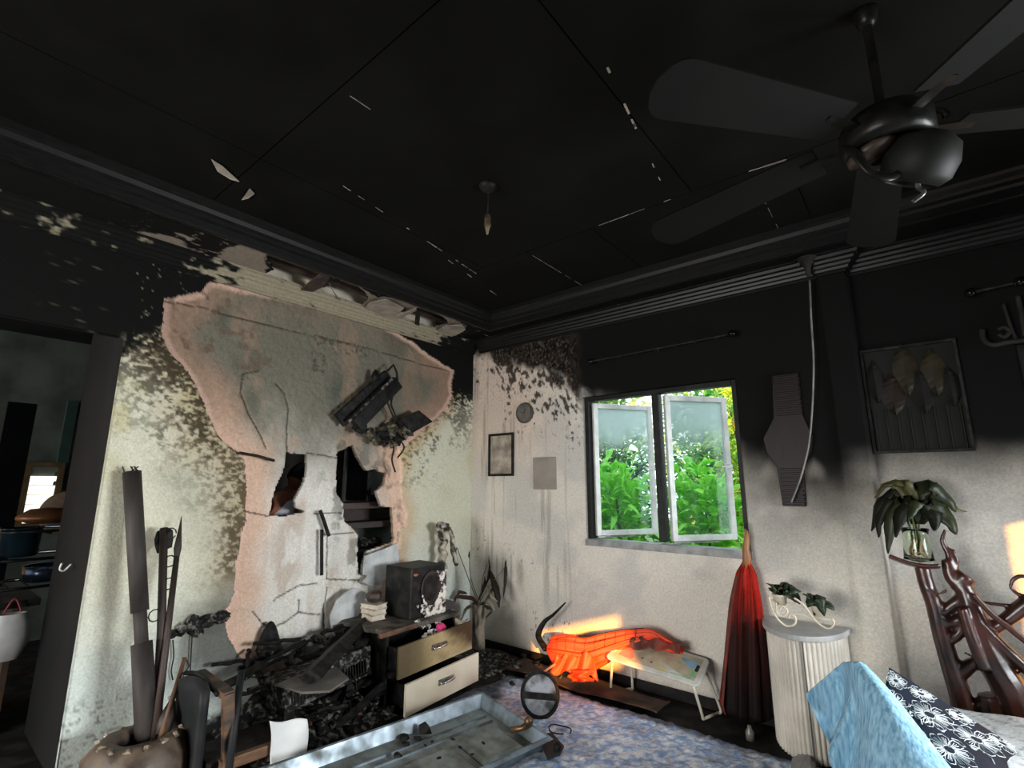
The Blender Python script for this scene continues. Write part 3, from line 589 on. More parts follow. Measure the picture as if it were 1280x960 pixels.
# pendant lamp holder
a = W(610, 232, z=HC); pl = thing('pendant_lamp', 'burnt bare lamp holder hanging on a short flex from the black ceiling', 'lamp', (a.x, a.y, a.z-.30))
MB().lathe([(0, -.03), (.03, -.028), (.045, -.012), (.05, 0), (0, 0)], a, 16).build('ceiling_rose', M_CHAR, pl, smooth=True)
MB().tube([a, a+Vector((.003, 0, -.08)), a+Vector((-.003, .002, -.17))], .003, 6).build('flex', M_WIRE, pl)
MB().lathe([(0, 0), (.012, -.004), (.017, -.02), (.016, -.05), (.02, -.06), (.012, -.085), (.006, -.115), (0, -.12)], a+Vector((-.003, .002, -.165)), 12).build('lamp_holder', mat('browned lamp holder', (96, 80, 50), (34, 30, 26), 30, .5, contrast=(.4, .6)), pl, smooth=True)
# ceiling fan
FC = Vector((3.49, -1.76, 2.50))
fan = thing('ceiling_fan', 'burnt ceiling fan with five grey blades and a half-melted motor housing', 'ceiling fan', FC-Vector((0, 0, .1)))
M_BLADE = mat('smoked fan blade', (13, 13, 11), (10, 10, 9), 5, .8, spec=.08)
M_FAN = mat('burnt fan metal', (14, 14, 13), (30, 29, 27), 16, .35, .3, bump=.3)
MB().tube([FC+Vector((0, 0, .10)), (FC.x, FC.y, HC)], .014, 10).build('downrod', M_FAN, fan); MB().lathe([(.018, -.06), (.03, -.04), (.036, -.01), (.036, 0)], (FC.x, FC.y, HC), 20).build('canopy', M_FAN, fan, smooth=True)
MB().lathe([(.0, .12), (.04, .118), (.10, .09), (.125, .06), (.125, .0), (.11, -.02), (.085, -.022), (.08, .01), (.0, .015)], FC, 28).build('motor_housing', M_FAN, fan, smooth=True)
MB().lathe([(0, -.01), (.07, -.012), (.072, -.03), (.05, -.042), (0, -.045)], FC+Vector((-.05, -.02, 0)), 20, Euler((R(12), R(-20), 0)).to_matrix()).build('rotor_plate', mat('heat-browned plate', (66, 54, 46), (40, 36, 32), 8, .5, .3), fan, smooth=True)
for k in range(5):
    a_ = R([97, 171, 235, 310, 26][k]); d = Vector((math.cos(a_), math.sin(a_), 0)); sd = Vector((-d.y, d.x, .22)).normalized()
    ar = MB().bar(FC+d*.10+Vector((0, 0, .03)), FC+d*.24+Vector((0, 0, .03)), .035, .006); bl = MB()
    V = []; n = 34
    for i in range(n):
        t = i/(n-1); rr_ = .19+.65*t; hw = (.068+.026*t)*(1 if t < .88 else math.sqrt(max(0, 1-((t-.88)/.12)**2*.96))) ; c0 = FC+d*rr_+Vector((0, 0, .035-.03*t)); V += [c0-sd*hw, c0+sd*hw]
    bl.add(V, [(2*i, 2*i+1, 2*i+3, 2*i+2) for i in range(n-1)]); o = bl.build('blade', M_BLADE, fan, solid=.008); ar.build('blade_arm', M_FAN, o)
LG = FC+Vector((.085, .03, -.05)); MT = Euler((R(18), R(28), 0)).to_matrix()
MB().lathe([(.0, .06), (.05, .055), (.085, .03), (.10, -.02), (.095, -.07), (.07, -.10), (.068, -.095), (.09, -.06), (.094, -.02), (.08, .025), (.045, .048)], LG, 44, MT).build('lamp_shade', mat('smoked green glass', (14, 16, 13), (22, 24, 20), 5, .6), fan, smooth=True)
M_DRIP = mat('melted plastic', (86, 84, 78), (26, 26, 24), 22, .4, contrast=(.4, .62))
MB().tube(catm([FC+Vector(p) for p in ((.0, -.02, .10), (.05, .03, .12), (.10, .06, .11), (.145, .08, .09), (.155, .09, .07))]), [.008+.006*abs(math.sin(i*1.7)) for i in range(25)], 7).build('melted_rim', M_DRIP, fan, smooth=True)
MB().tube(catm([FC+Vector(p) for p in ((-.10, -.06, .0), (-.08, -.1, -.06), (-.05, -.09, -.13), (-.01, -.06, -.15), (.02, -.02, -.12))]), [.020-.0004*i for i in range(25)], 8, flat=.45).build('sagging_trim', M_FAN, fan, smooth=True)
MB().tube(catm([LG+Vector(p) for p in ((-.02, -.02, -.08), (-.03, -.02, -.12), (-.02, -.03, -.15), (-.05, -.03, -.17))]), .007, 6).build('melted_drip', M_DRIP, fan, smooth=True)
# void above the soffit hole
M_VOID = mat('pale roof board', (196, 188, 172), (160, 152, 138), 6, .85); M_JOIST = mat('scorched joist', (62, 44, 36), (24, 20, 18), 14, .8, bump=.4)
sl = bpy.data.objects['ceiling_soffit_left']
MB().bx((.02, -3.2, 2.975), (.30, -.3, 2.985)).build('roof_board', M_VOID, sl)
MB().bx((.0, -3.2, HS+.012), (.02, -.3, 2.98)).build('void_lining', M_VOID, sl)
for xx, wz in ((.30, .07), (.155, .035)): MB().bx((xx, -3.2, HS+.05), (xx+.05, -.3, HS+.05+wz)).build('joist', M_JOIST, sl)
for yy in (-.55, -1.15, -1.75, -2.35): MB().bx((.02, yy, HS+.07), (.45, yy+.04, HS+.11)).build('joist', M_JOIST, sl)
a, d = W(374, 364, z=HS-.03), W(416, 340, z=HS+.02)
MB().add([a, W(386, 366, z=HS-.02), W(404, 358, z=HS), d, W(404, 340, z=HS+.02), W(390, 350, z=HS-.01)], [(0, 1, 2, 3, 4, 5)]).build('charred_board_strip', M_JOIST, sl, solid=.012)
MB().tube(catm([W(410, 352, z=HS+.06), W(418, 366, z=HS), W(428, 380, z=HS-.02), W(436, 388, z=HS+.01)]), .004, 5).build('loose_wire', mat('grey wire', (90, 86, 80), (60, 58, 54), 9, .6), sl)
for L in ([(448, 395), (462, 378), (482, 374), (505, 385), (492, 398), (478, 399), (462, 402)], [(478, 400), (492, 396), (520, 385), (521, 388), (495, 399)], [(538, 418), (556, 407), (578, 406), (582, 412), (570, 419), (550, 424)], [(517, 416), (520, 388), (526, 389), (523, 416)]):
    MB().add([W(p[0], p[1], z=HS-.012-.012*(k % 3)) for k, p in enumerate(L)], [tuple(range(len(L)))]).build('hanging_board_flake', M_PALE if L[0][0] != 517 else M_CHAR, sl, solid=.006)
for L in ([(264, 199), (278, 208), (299, 227), (288, 224), (272, 214)], [(302, 250), (312, 236), (318, 242), (310, 248)]):
    MB().add([W(p[0], p[1], z=HC-.006-.006*(k % 2)) for k, p in enumerate(L)], [tuple(range(len(L)))]).build('peeled_flake', M_PALE, ce, solid=.004)
# ------------------------------------------------------------ floor things: rug, tray, table, umbrellas
def sheet(us, vs_, fn, name, m, colfn=None, parent=None, solid=0, **k):
    """free cloth / crust surface from fn(u, v) -> (x, y, z)"""
    nu, nv = len(us), len(vs_); b = MB(); b.add([fn(u, v) for v in vs_ for u in us], [(j*nu+i, j*nu+i+1, (j+1)*nu+i+1, (j+1)*nu+i) for j in range(nv-1) for i in range(nu-1)])
    vc = None
    if colfn: vc = colfn(np.array([p.x for p in b.v]), np.array([p.y for p in b.v]), np.array([p.z for p in b.v]))
    return b.build(name, m, parent, smooth=True, solid=solid, vc=vc, **k)
def f1(u, v, s=0, o=4): return float(fbm(np.array([u]), np.array([v]), s, o)[0])
def rug_col(x, y, z):
    n = fbm(x*34, y*34, 91, 4); n2 = fbm(x*5, y*5, 92); n3 = fbm(x*60, y*60, 93, 3)
    c = mix(np.tile(lin((160, 186, 226)), (len(x), 1)), lin((246, 250, 255)), ss(.40, .58, n*.6+n3*.4))
    c = mix(c, lin((74, 90, 122)), .6*ss(.58, .70, n2*.55+n*.45))
    c = mix(c, lin((26, 25, 25)), .9*ss(.30, .05, x-.85+.5*(n2-.5)))
    c = mix(c, lin((70, 60, 54)), .8*ss(-.47, -.41, y+(n-.5)*.06))
    return c
ru = np.linspace(.80, 3.1, 180); rv = np.linspace(-2.9, -.385, 190)
_n = fbm(np.tile(ru, len(rv))*30, np.repeat(rv, len(ru))*30, 95, 3).reshape(len(rv), len(ru))
nu, nv = len(ru), len(rv); b = MB(); b.add([(ru[i]+.02*math.sin(rv[j]*9), rv[j]+.015*math.sin(ru[i]*7), .004+.022*_n[j, i]*(0.2 if min(i, j, nu-1-i, nv-1-j) < 1 else 1)) for j in range(nv) for i in range(nu)], [(j*nu+i, j*nu+i+1, (j+1)*nu+i+1, (j+1)*nu+i) for j in range(nv-1) for i in range(nu-1)])
X = np.array([p.x for p in b.v]); Y = np.array([p.y for p in b.v])
b.build('rug', vmat('ash dusted blue pile', .95, 120, .3, .5, .1), smooth=True, vc=rug_col(X, Y, 0*X), label='large blue-grey shaggy rug strewn with ash and soot on the floor', cat='rug')
# --- metal tray-like panel lying on the rug
A, Bc, Cc = W(380, 945, z=.13), W(603, 868, z=.13), W(690, 905, z=.13)
e1 = (A-Bc); e1.z = 0; e1.normalize(); e2 = Vector((-e1.y, e1.x, 0)); 
if e2.dot(Cc-Bc) < 0: e2 = -e2
LT, WT = 1.35, .60; B0 = Vector((Bc.x, Bc.y, 0))
def tp(l, w_, z): p = B0+e1*l+e2*w_; return (p.x, p.y, z-.05*max(0, min(1, w_/WT))+.0)
mt = thing('metal_panel', 'dented grey-blue metal door panel with raised rim, lying on the rug', 'metal panel', (B0.x, B0.y, 0))
M_ALU = mat('scorched aluminium', (150, 166, 178), (84, 88, 86), 7, .32, .55, bump=.15, contrast=(.38, .66), rough2=.6)
M_ALU2 = mat('tarnished sheet', (104, 108, 100), (146, 154, 152), 9, .45, .45, bump=.15, contrast=(.4, .62))
b = MB(); zb = .075
b.add([tp(.035, .035, zb), tp(LT-.035, .035, zb), tp(LT-.035, WT-.035, zb), tp(.035, WT-.035, zb)], [(0, 1, 2, 3)]); b.build('bottom_sheet', M_ALU2, mt, solid=.004)
b = MB()
prof = [(-.012, .13), (.0, .142), (.012, .14), (.035, zb)]
for (l0, w0, l1, w1, sx, sy) in ((0, 0, LT, 0, 0, 1), (LT, 0, LT, WT, -1, 0), (LT, WT, 0, WT, 0, -1), (0, WT, 0, 0, 1, 0)):
    Lr = []
    for o, z in prof: Lr.append([tp(l0+(sx*o if sx else (o if l0 == 0 else -o)), w0+(sy*o if sy else (o if w0 == 0 else -o)), z), tp(l1+(sx*o if sx else (o if l1 == 0 else -o)), w1+(sy*o if sy else (o if w1 == 0 else -o)), z)])
    vs = [q for r_ in Lr for q in r_]; b.add(vs, [(2*i, 2*i+1, 2*i+3, 2*i+2) for i in range(len(prof)-1)])
b.build('rim', M_ALU, mt, solid=.004)
for l0, l1 in ((.10, .38), (.42, .78), (.82, 1.2)):
    for w0, w1 in ((.27, .52),):
        b = MB(); n = 2
        o_ = [tp(l0, w0, zb+.005), tp(l1, w0, zb+.005), tp(l1, w1, zb+.005), tp(l0, w1, zb+.005)]; i_ = [tp(l0+.025, w0+.025, zb+.022), tp(l1-.025, w0+.025, zb+.022), tp(l1-.025, w1-.025, zb+.022), tp(l0+.025, w1-.025, zb+.022)]
        b.add(o_+i_, [(0, 1, 5, 4), (1, 2, 6, 5), (2, 3, 7, 6), (3, 0, 4, 7), (4, 5, 6, 7)]); b.build('embossed_field', M_ALU2, mt)
b = MB()
for w0 in (.14, .20): b.bar(tp(.08, w0, zb+.006), tp(1.25, w0, zb+.006), .012, .010)
b.build('pressed_rib', M_ALU, mt)
def scrap(px, py, z, r, seed, flat=.5, m=None, label='small black charred crumb lying in the metal panel', group='charred crumbs in the metal panel', name='charred_crumb', cat='debris'):
    p = W(px, py, z=z); return MB().lump((p.x, p.y, z+r*flat*.8), (r, r*.8, r), seed, flat, 1).build(name, m or M_CHAR, label=label, cat=cat, group=group)
for i, (px, py, r) in enumerate([(505, 924, .022), (507, 932, .016), (531, 918, .026), (522, 925, .016), (532, 933, .008), (497, 946, .018), (540, 928, .008), (549, 949, .01), (575, 935, .008), (604, 930, .009), (590, 944, .008), (566, 925, .009)]): scrap(px, py, .075, r*1.4, i+40, .9 if i == 2 else .5)
p = W(655, 912, z=.085); tpv = thing('brass_tap', 'tarnished brass tap piece lying in the corner of the metal panel', 'tap', (p.x, p.y, .06))
M_BR = mat('tarnished brass', (120, 92, 62), (70, 58, 46), 18, .4, .6)
MB().tube([p+Vector((-.07, -.03, -.01)), p+Vector((-.02, 0, .0)), p+Vector((.02, .02, .03))], [.016, .014, .02], 10).build('spout', M_BR, tpv, smooth=True)
MB().lathe([(0, 0), (.022, .0), (.026, .02), (.016, .04), (0, .045)], p+Vector((.02, .02, .03)), 12, Euler((R(30), R(20), 0)).to_matrix()).build('knob', M_BR, tpv, smooth=True)
# --- burnt round tray with strap, wire loop, black tile piece
c = W(673, 871, y=-.72); c = W(673, 897, z=.02); Mx = Euler((R(58), R(8), R(38))).to_matrix(); cc = c+Mx @ Vector((0, .115, 0))+Vector((0, 0, .01))
rt = thing('round_sieve', 'small round black-rimmed sieve with a strap across, propped on the rug', 'sieve', (c.x, c.y, .02))
MB().tube([cc+Mx @ Vector((.115*math.cos(a), .125*math.sin(a), .0)) for a in [k*2*math.pi/32 for k in range(32)]], .011, 8, closed=True, flat=1.6).build('rim', M_CHAR, rt, smooth=True)
MB().lathe([(0, -.006), (.108, -.004), (.108, .002), (0, .002)], cc, 28, Mx @ Matrix.Diagonal((1, 1.08, 1))).build('disc', mat('ashy grey disc', (150, 152, 158), (60, 60, 60), 10, .8, contrast=(.45, .6)), rt)
MB().bar(cc+Mx @ Vector((-.112, -.02, .014)), cc+Mx @ Vector((.112, -.005, .014)), .035, .012, tuple(Mx @ Vector((0, 0, 1)))).build('strap', M_CHAR, rt)
p = W(700, 912, z=.035); MB().tube([p+Vector((.07*math.cos(k*.5), .055*math.sin(k*.5), .004*math.sin(k*1.3))) for k in range(12)], .004, 6).build('wire_loop', M_WIRE, label='thin black wire loop lying on the rug beside the metal panel', cat='wire', smooth=True)
L = [(672, 922), (690, 918), (705, 935), (700, 945), (684, 950)]
MB().prism([W(*q, z=.035) for q in L], (0, 0, .012)).build('tile_fragment', mat('slate black', (34, 38, 40), (58, 62, 64), 12, .6), bevel=.002, label='flat slate-black tile fragment on the rug by the wire loop', cat='tile')
p = W(697, 937, z=.047); MB().lathe([(0, 0), (.018, 0), (.020, .02), (.010, .035), (0, .036)], p, 12).build('bottle_cap', M_CHAR, label='black bottle cap sitting on the slate tile fragment', cat='cap', smooth=True)
# --- scorched brown mat along the wall and black char heap in the corner
def matfn(u, v):
    x = .72+1.25*u; y = -.37+.22*v+.06*(1-u)*v; return (x, y+.01*u, .008+.030*f1(x*5, y*7, 5)+(.02*math.sin(u*9+v*3) if 0 < u < 1 else 0)*.5+.01)
sheet(np.linspace(0, 1, 40), np.linspace(0, 1, 14), matfn, 'scorched_mat', mat('scorched brown cloth', (84, 60, 44), (20, 18, 17), 7, .7, bump=.5, contrast=(.38, .62)), solid=.006, label='crumpled scorched brown mat between the rug and the wall', cat='mat')
def heapfn(u, v):
    x = .12+.60*u; y = -.62+.56*v; e = min(u, v, 1-u, 1-v); return (x, y, .004+min(1, e*7)*(.02+.10*f1(x*6, y*6, 15)*(1-.6*u)))
sheet(np.linspace(0, 1, 46), np.linspace(0, 1, 34), heapfn, 'ash_heap', M_CHARG, kind='stuff', label='black heap of ash and charred scraps on the floor in the corner', cat='ash')
for i, (px, py, r) in enumerate([(618, 830, .035), (632, 822, .03), (645, 836, .045), (660, 846, .03), (610, 845, .03), (640, 856, .025), (670, 832, .03), (628, 848, .03), (655, 822, .025), (700, 848, .022)]): scrap(px, py, .05, r, i+70, .6, M_CHARG, 'charred lump in the ash heap in the corner beside the orange umbrella', 'charred lumps in the corner ash', 'charred_lump')
# --- folding lap table
FL, FR_, BR, BL = Vector((1.58, -.30, .252)), Vector((2.235, -.32, .222)), Vector((2.22, -.035, .300)), Vector((1.64, -.035, .345))
tb = thing('folding_table', 'small low folding lap table with printed pastel top, tilted against the wall', 'table', (1.9, -.2, 0))
def rounded(c4, r, n=5):
    out = []; m_ = len(c4)
    for i in range(m_):
        p, a, c_ = c4[i], c4[i-1], c4[(i+1) % m_]; u = (a-p).normalized()*r; v = (c_-p).normalized()*r
        for k in range(n): t = k/(n-1); out.append((p+u)*(1-t)**2+p*2*t*(1-t)+(p+v)*t*t)
    return out
nz = (FR_-FL).cross(BL-FL).normalized()
MB().prism(rounded([FL, FR_, BR, BL], .05), nz*.014).build('table_top', mat('white table edge', (206, 206, 198), (176, 176, 168), 9, .5), tb, bevel=.004)
def q4(u, v, o=0): return FL.lerp(FR_, u).lerp(BL.lerp(BR, u), v)+nz*o
def patch(pts, m, nm='printed_area', o=.0145): MB().prism([q4(u, v, o) for u, v in pts], nz*.001).build(nm, m, tb)
cream = mat('printed cream', (196, 182, 150), (160, 150, 128), 14, .5); patch([(.06, .12), (.94, .12), (.94, .9), (.06, .9)], cream)
patch([(.10, .22), (.27, .18), (.30, .55), (.12, .62)], mat('printed pink', (224, 140, 130), (200, 110, 104), 12, .5), o=.0155)
patch([(.70, .14), (.90, .14), (.92, .42), (.80, .46), (.70, .36)], mat('printed green', (110, 190, 130), (90, 160, 110), 12, .5), o=.0155)
patch([(.66, .46), (.88, .46), (.92, .74), (.72, .78)], mat('printed blue', (150, 190, 210), (110, 150, 176), 12, .5), o=.0155)
patch([(.54, .16), (.68, .16), (.67, .30), (.56, .32)], mat('printed yellow', (216, 204, 110), (190, 176, 90), 12, .5), o=.0155)
patch([(.32, .50), (.50, .46), (.60, .86), (.36, .88)], mat('printed grey', (150, 148, 150), (110, 108, 110), 12, .5), o=.0155)
for u, v, r in ((.58, .50, .03), (.47, .30, .02), (.36, .34, .018), (.50, .66, .022)): patch([(u+r*.8*math.cos(k*.628), v+r*2*math.sin(k*.628)) for k in range(10)], mat('printed brown', (120, 100, 84), (98, 80, 66), 12, .5), o=.0165)
MB().prism(rounded([q4(.90, .42, .0145), q4(.935, .42, .0145), q4(.935, .66, .0145), q4(.90, .66, .0145)], .01, 3), nz*.002).build('hand_slot', mat('dark slot', (40, 44, 44), (30, 32, 32), 9, .6), tb)
M_LEG = mat('white tube', (212, 208, 190), (188, 184, 168), 9, .4)
for u, fx_ in ((.07, (1.57, 1.66)), (.93, (2.20, 2.26))):
    t0, t1 = q4(u, .08, -.004), q4(u, .85, -.004)
    MB().tube(catm([t0, (fx_[0], -.205, .035), (fx_[0], -.20, .012), (fx_[0]+.01, -.19, .012)], 4), .009, 8).build('leg', M_LEG, tb, smooth=True)
    MB().tube(catm([t1, (fx_[1], -.055, .05), (fx_[1]-.0, -.05, .013), (fx_[1]-.01, -.06, .012)], 4), .009, 8).build('leg', M_LEG, tb, smooth=True)
    MB().tube([(fx_[0]+.01, -.19, .012), (fx_[1]-.01, -.06, .012)], .009, 8).build('foot_bar', M_LEG, tb, smooth=True)
# --- crumpled orange umbrella lying over the table
M_ORA = mat('orange umbrella cloth', (238, 74, 22), (214, 52, 16), 6, .6, bump=.2); M_ORB = mat('sooty red umbrella cloth', (150, 52, 34), (58, 30, 26), 8, .7, bump=.3)
um = thing('orange_umbrella', 'crumpled orange umbrella lying beside the folding table, draped over its top', 'umbrella', (1.3, -.25, .02))
spine = catm([W(682, 812, y=-.30), W(704, 816, y=-.30), W(730, 820, y=-.27), W(757, 812, y=-.22), W(785, 803, y=-.17), W(812, 798, y=-.14), W(834, 808, y=-.13), W(853, 815, y=-.13)], 7)
N_ = len(spine)
def um_r(t): return float(np.interp(t, [0, .06, .2, .4, .55, .75, .92, 1], [.02, .085, .115, .095, .07, .045, .03, .012]))
def umf(a, t):
    i = min(int(t*(N_-1)), N_-2); f = t*(N_-1)-i; c_ = spine[i].lerp(spine[i+1], f); ang = a*2*math.pi
    r = um_r(t)*(1+.16*math.sin(9*ang+3*t)+.08*math.sin(17*ang-7*t)); dz = math.sin(ang)*r*(1.0 if math.sin(ang) > 0 else .95); dy = math.cos(ang)*r*.62
    p = Vector((c_.x+.25*dy, c_.y-dy*.9+.02, c_.z+dz)); p.z = max(p.z, .03 if t < .5 else .22); p.y = min(p.y, -.025); return p
b = MB().surf(umf, 64, 60, True); o = b.build('canopy', M_ORA, um, smooth=True)
MB().surf(lambda u, v: W(696+46*u+14*v*u-8*v, 818+22*v+8*u*v+4*math.sin(u*14), y=-.36+.05*u-.05*v+.012*math.sin(u*22+v*4)), 30, 16).build('canopy_flap', M_ORA, um, smooth=True, solid=.003)
MB().surf(lambda u, v: W(713+26*u+4*math.sin(v*9), 838+14*v, y=-.42+.04*math.sin(u*9)*v), 20, 8).build('canopy_flap', M_ORA, um, smooth=True, solid=.003)
MB().surf(lambda u, v: W(778+72*u, 796+10*u*u+16*v*(1-.4*u)+2*math.sin(u*18+v*3), y=-.17+.03*u-.03*v+.008*math.sin(u*30)), 40, 10).build('sooty_panel', M_ORB, um, smooth=True, solid=.003)
rib = MB()
for k in range(7):
    a0 = .03+.09*k; rib.tube([umf(a0+.04*t, t)+Vector((0, -.004, .003)) for t in [.04+.07*i for i in range(10)]], .0025, 5)
for k in range(9):
    t = .1+.065*k; rib.tube([umf(.05+.03*i, t)+Vector((0, -.003, .003)) for i in range(14)], .0018, 4)
rib.build('rib_lines', M_WIRE, um)
MB().tube(catm([W(683, 812, y=-.24), W(673, 795, y=-.2), W(680, 778, y=-.16), W(692, 768, y=-.13), W(707, 753, y=-.09)]), [.034-.0012*i for i in range(25)], 8, flat=.5).build('curved_handle', M_CHAR, um, smooth=True)
MB().tube([W(678, 841, y=-.48), W(694, 830, y=-.40)], .008, 6).build('ferrule', mat('rusty rod', (150, 110, 84), (90, 66, 52), 14, .6), um)
# --- closed umbrella standing against the wall
su = thing('standing_umbrella', 'closed dark red umbrella with wooden handle leaning upright against the wall by the window', 'umbrella', (2.44, -.12, 0))
M_RED = mat('red umbrella cloth', (176, 34, 22), (120, 22, 16), 5, .6); M_DRD = mat('dark maroon cloth', (58, 22, 16), (20, 13, 11), 5, .75, stretch=(1, 1, .4))
ax = [Vector((2.435, -.13, .03)), Vector((2.515, -.06, 1.12))]
def suf(prof, t0, t1):
    def fn(a, t):
        tt = t0+(t1-t0)*t; c_ = ax[0].lerp(ax[1], tt); r = float(np.interp(tt, prof[0], prof[1]))*(1+.16*math.cos(8*a*2*math.pi+2*tt)+.05*math.cos(19*a*2*math.pi)); p = c_+Vector((math.cos(a*2*math.pi)*r, math.sin(a*2*math.pi)*r*.75, 0)); p.y = min(p.y, -.006); return p
    return fn
PR = ([0, .05, .35, .62, .78, .84], [.055, .115, .105, .085, .055, .022])
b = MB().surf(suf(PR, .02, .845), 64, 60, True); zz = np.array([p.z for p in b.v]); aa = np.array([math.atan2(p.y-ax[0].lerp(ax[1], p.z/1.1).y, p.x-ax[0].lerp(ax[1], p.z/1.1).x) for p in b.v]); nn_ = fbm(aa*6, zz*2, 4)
kc_ = mix(np.tile(lin((188, 36, 22)), (len(zz), 1)), lin((112, 24, 16)), ss(.45, .62, fbm(aa*9, zz*1.5, 7))); kc_ = mix(kc_, lin((44, 18, 14)), ss(.78, .52, zz+.25*(nn_-.5))); kc_ = mix(kc_, lin((16, 12, 11)), ss(.42, .12, zz+.2*(nn_-.5)))  # cloth colour runs from red through maroon to near black at the bottom
b.build('canopy', vmat('red cloth dark below', .65, 40, .2, .2), su, smooth=True, vc=kc_)
MB().surf(lambda a, t: suf(PR, .03, .8)(.52+.12*a, t)+Vector((-.03*(1-t), 0, 0)), 8, 16).build('canopy_fold', mat('rust red cloth', (128, 48, 28), (70, 28, 20), 7, .7), su, smooth=True, solid=.003)
MB().tube([ax[0].lerp(ax[1], t)+Vector((.004*math.sin(t*60), 0, 0)) for t in (.80, .86, .92, .98, 1.03)], [.024, .028, .022, .018, .009], 10).build('handle', mat('worn handle wood', (160, 106, 62), (110, 66, 38), 12, .5, stretch=(1, 1, .3)), su, smooth=True)
MB().tube([ax[0].lerp(ax[1], 1.02), ax[0].lerp(ax[1], 1.06)], [.010, .006], 8).build('handle_tip', M_CHAR, su)
# --- fluted pedestal with plants
PC = Vector((2.79, -.20, 0)); pd = thing('pedestal_cabinet', 'white fluted half-round pedestal cabinet with grey top beside the pilaster', 'cabinet', PC)
M_FLU = mat('ivory fluting', (212, 206, 194), (186, 180, 168), 5, .55)
b = MB(); n = 168; prof = [0, .03, .3, .60]
vs = []
for z in prof:
    for k in range(n):
        a = math.pi+math.pi*k/(n-1); r = 1+.035*(abs(math.sin(k*math.pi/6))-.5); vs.append((PC.x+.205*r*math.cos(a), PC.y+.19+.325*r*math.sin(a), z))
b.add(vs, [(j*n+k, j*n+k+1, (j+1)*n+k+1, (j+1)*n+k) for j in range(3) for k in range(n-1)]+[tuple([j*n for j in range(4)]+[j*n+n-1 for j in (3, 2, 1, 0)])])
b.build('fluted_front', M_FLU, pd, smooth=False)
tpts = [(PC.x+.225*math.cos(math.pi+math.pi*k/24), PC.y+.19+.36*math.sin(math.pi+math.pi*k/24)) for k in range(25)]
MB().prism([(x, y, .60) for x, y in tpts], (0, 0, .03)).build('top_board', mat('greyish top board', (176, 178, 178), (140, 140, 136), 6, .5), pd, bevel=.006)
MB().bx((PC.x+.03, -.345, .02), (PC.x+.036, -.325, .595)).build('door_gap', mat('shadow gap grey', (90, 92, 92), (80, 80, 80), 9, .7), pd)
def c8(L, y): return [W(940+a/6., 700+b_/6., y=y) for a, b_ in L]
ps = thing('plant_stand', 'white scrolled wire plant stand on the pedestal cabinet', 'plant stand', (PC.x, -.27, .63))
M_SCR = mat('cream wire', (220, 210, 186), (196, 184, 158), 9, .45)
for L in ([(125, 275), (150, 370), (200, 450), (260, 495), (320, 480), (325, 430), (290, 410), (275, 440)], [(280, 405), (370, 410), (440, 440), (490, 470)], [(315, 285), (380, 330), (440, 410), (480, 460), (540, 505), (590, 510), (615, 470), (600, 440)], [(180, 320), (190, 400), (240, 420), (265, 380), (230, 350), (205, 375)]):
    MB().tube(catm(c8(L, -.30)), .0055, 6).build('scroll', M_SCR, ps, smooth=True)
for L in ([(150, 300), (320, 330)], [(440, 440), (600, 450)]): MB().tube(c8(L, -.24), .005, 6).build('cross_bar', M_SCR, ps)
M_WLT = leafmat('wilted dark leaf', (58, 74, 46), (30, 42, 28))
def wleaf(b, pts, wd, fold=.25, n=8):
    """leaf blade along a centre line, folded on its midrib"""
    cl = catm(pts, max(2, n//(len(pts)-1))); m_ = len(cl); V = []; up = Vector((0, -.3, 1))
    for i, p in enumerate(cl):
        t = i/(m_-1); tg = (cl[min(i+1, m_-1)]-cl[max(i-1, 0)]).normalized(); sd = tg.cross(up); sd = sd.normalized() if sd.length > 1e-4 else Vector((1, 0, 0)); nn = sd.cross(tg)
        h = wd/2*math.sin(math.pi*(t*.93+.04))**.9*(1-.35*max(0, t-.6)/.4)*(1+.13*math.sin(i*2.3+wd*900)); p = p+nn*(.05*wd*math.sin(i*1.7+wd*500)); V += [p-sd*h-nn*h*fold, p+nn*0, p+sd*h-nn*h*fold]
    b.add(V, [(i*3+k, i*3+k+1, i*3+k+4, i*3+k+3) for i in range(m_-1) for k in (0, 1)]); return b
def small_plant(cx, cy, label, seed, dx):
    c_ = W(cx, cy, y=-.25); o = thing('potted_plant', label, 'plant', (c_.x, c_.y, .63))
    MB().lathe([(0, 0), (.028, 0), (.040, .05), (.044, .055), (.038, .056), (0, .05)], (c_.x, c_.y, max(.631, c_.z-.075)), 14).build('pot', mat('pale ceramic', (206, 198, 178), (176, 168, 150), 8, .4), o, smooth=True)
    rr = random.Random(seed)
    for k in range(14):
        a = rr.uniform(0, 6.28); r = rr.uniform(.04, .10); s_ = c_+Vector((0, 0, -.02)); m_ = s_+Vector((math.cos(a)*r*.6, math.sin(a)*r*.4, rr.uniform(.02, .06))); e = s_+Vector((math.cos(a)*r*1.25, math.sin(a)*r*.7, rr.uniform(-.05, .06)))
        wleaf(MB(), [s_, m_, e], rr.uniform(.06, .095), .35, 6).build('leaf', M_WLT, o, smooth=True, solid=.001)
small_plant(974, 738, 'small wilted potted plant on the wire stand, next to the red umbrella', 3, 0)
small_plant(1022, 752, 'drooping dark potted plant at the far end of the wire stand from the red umbrella', 6, 0)
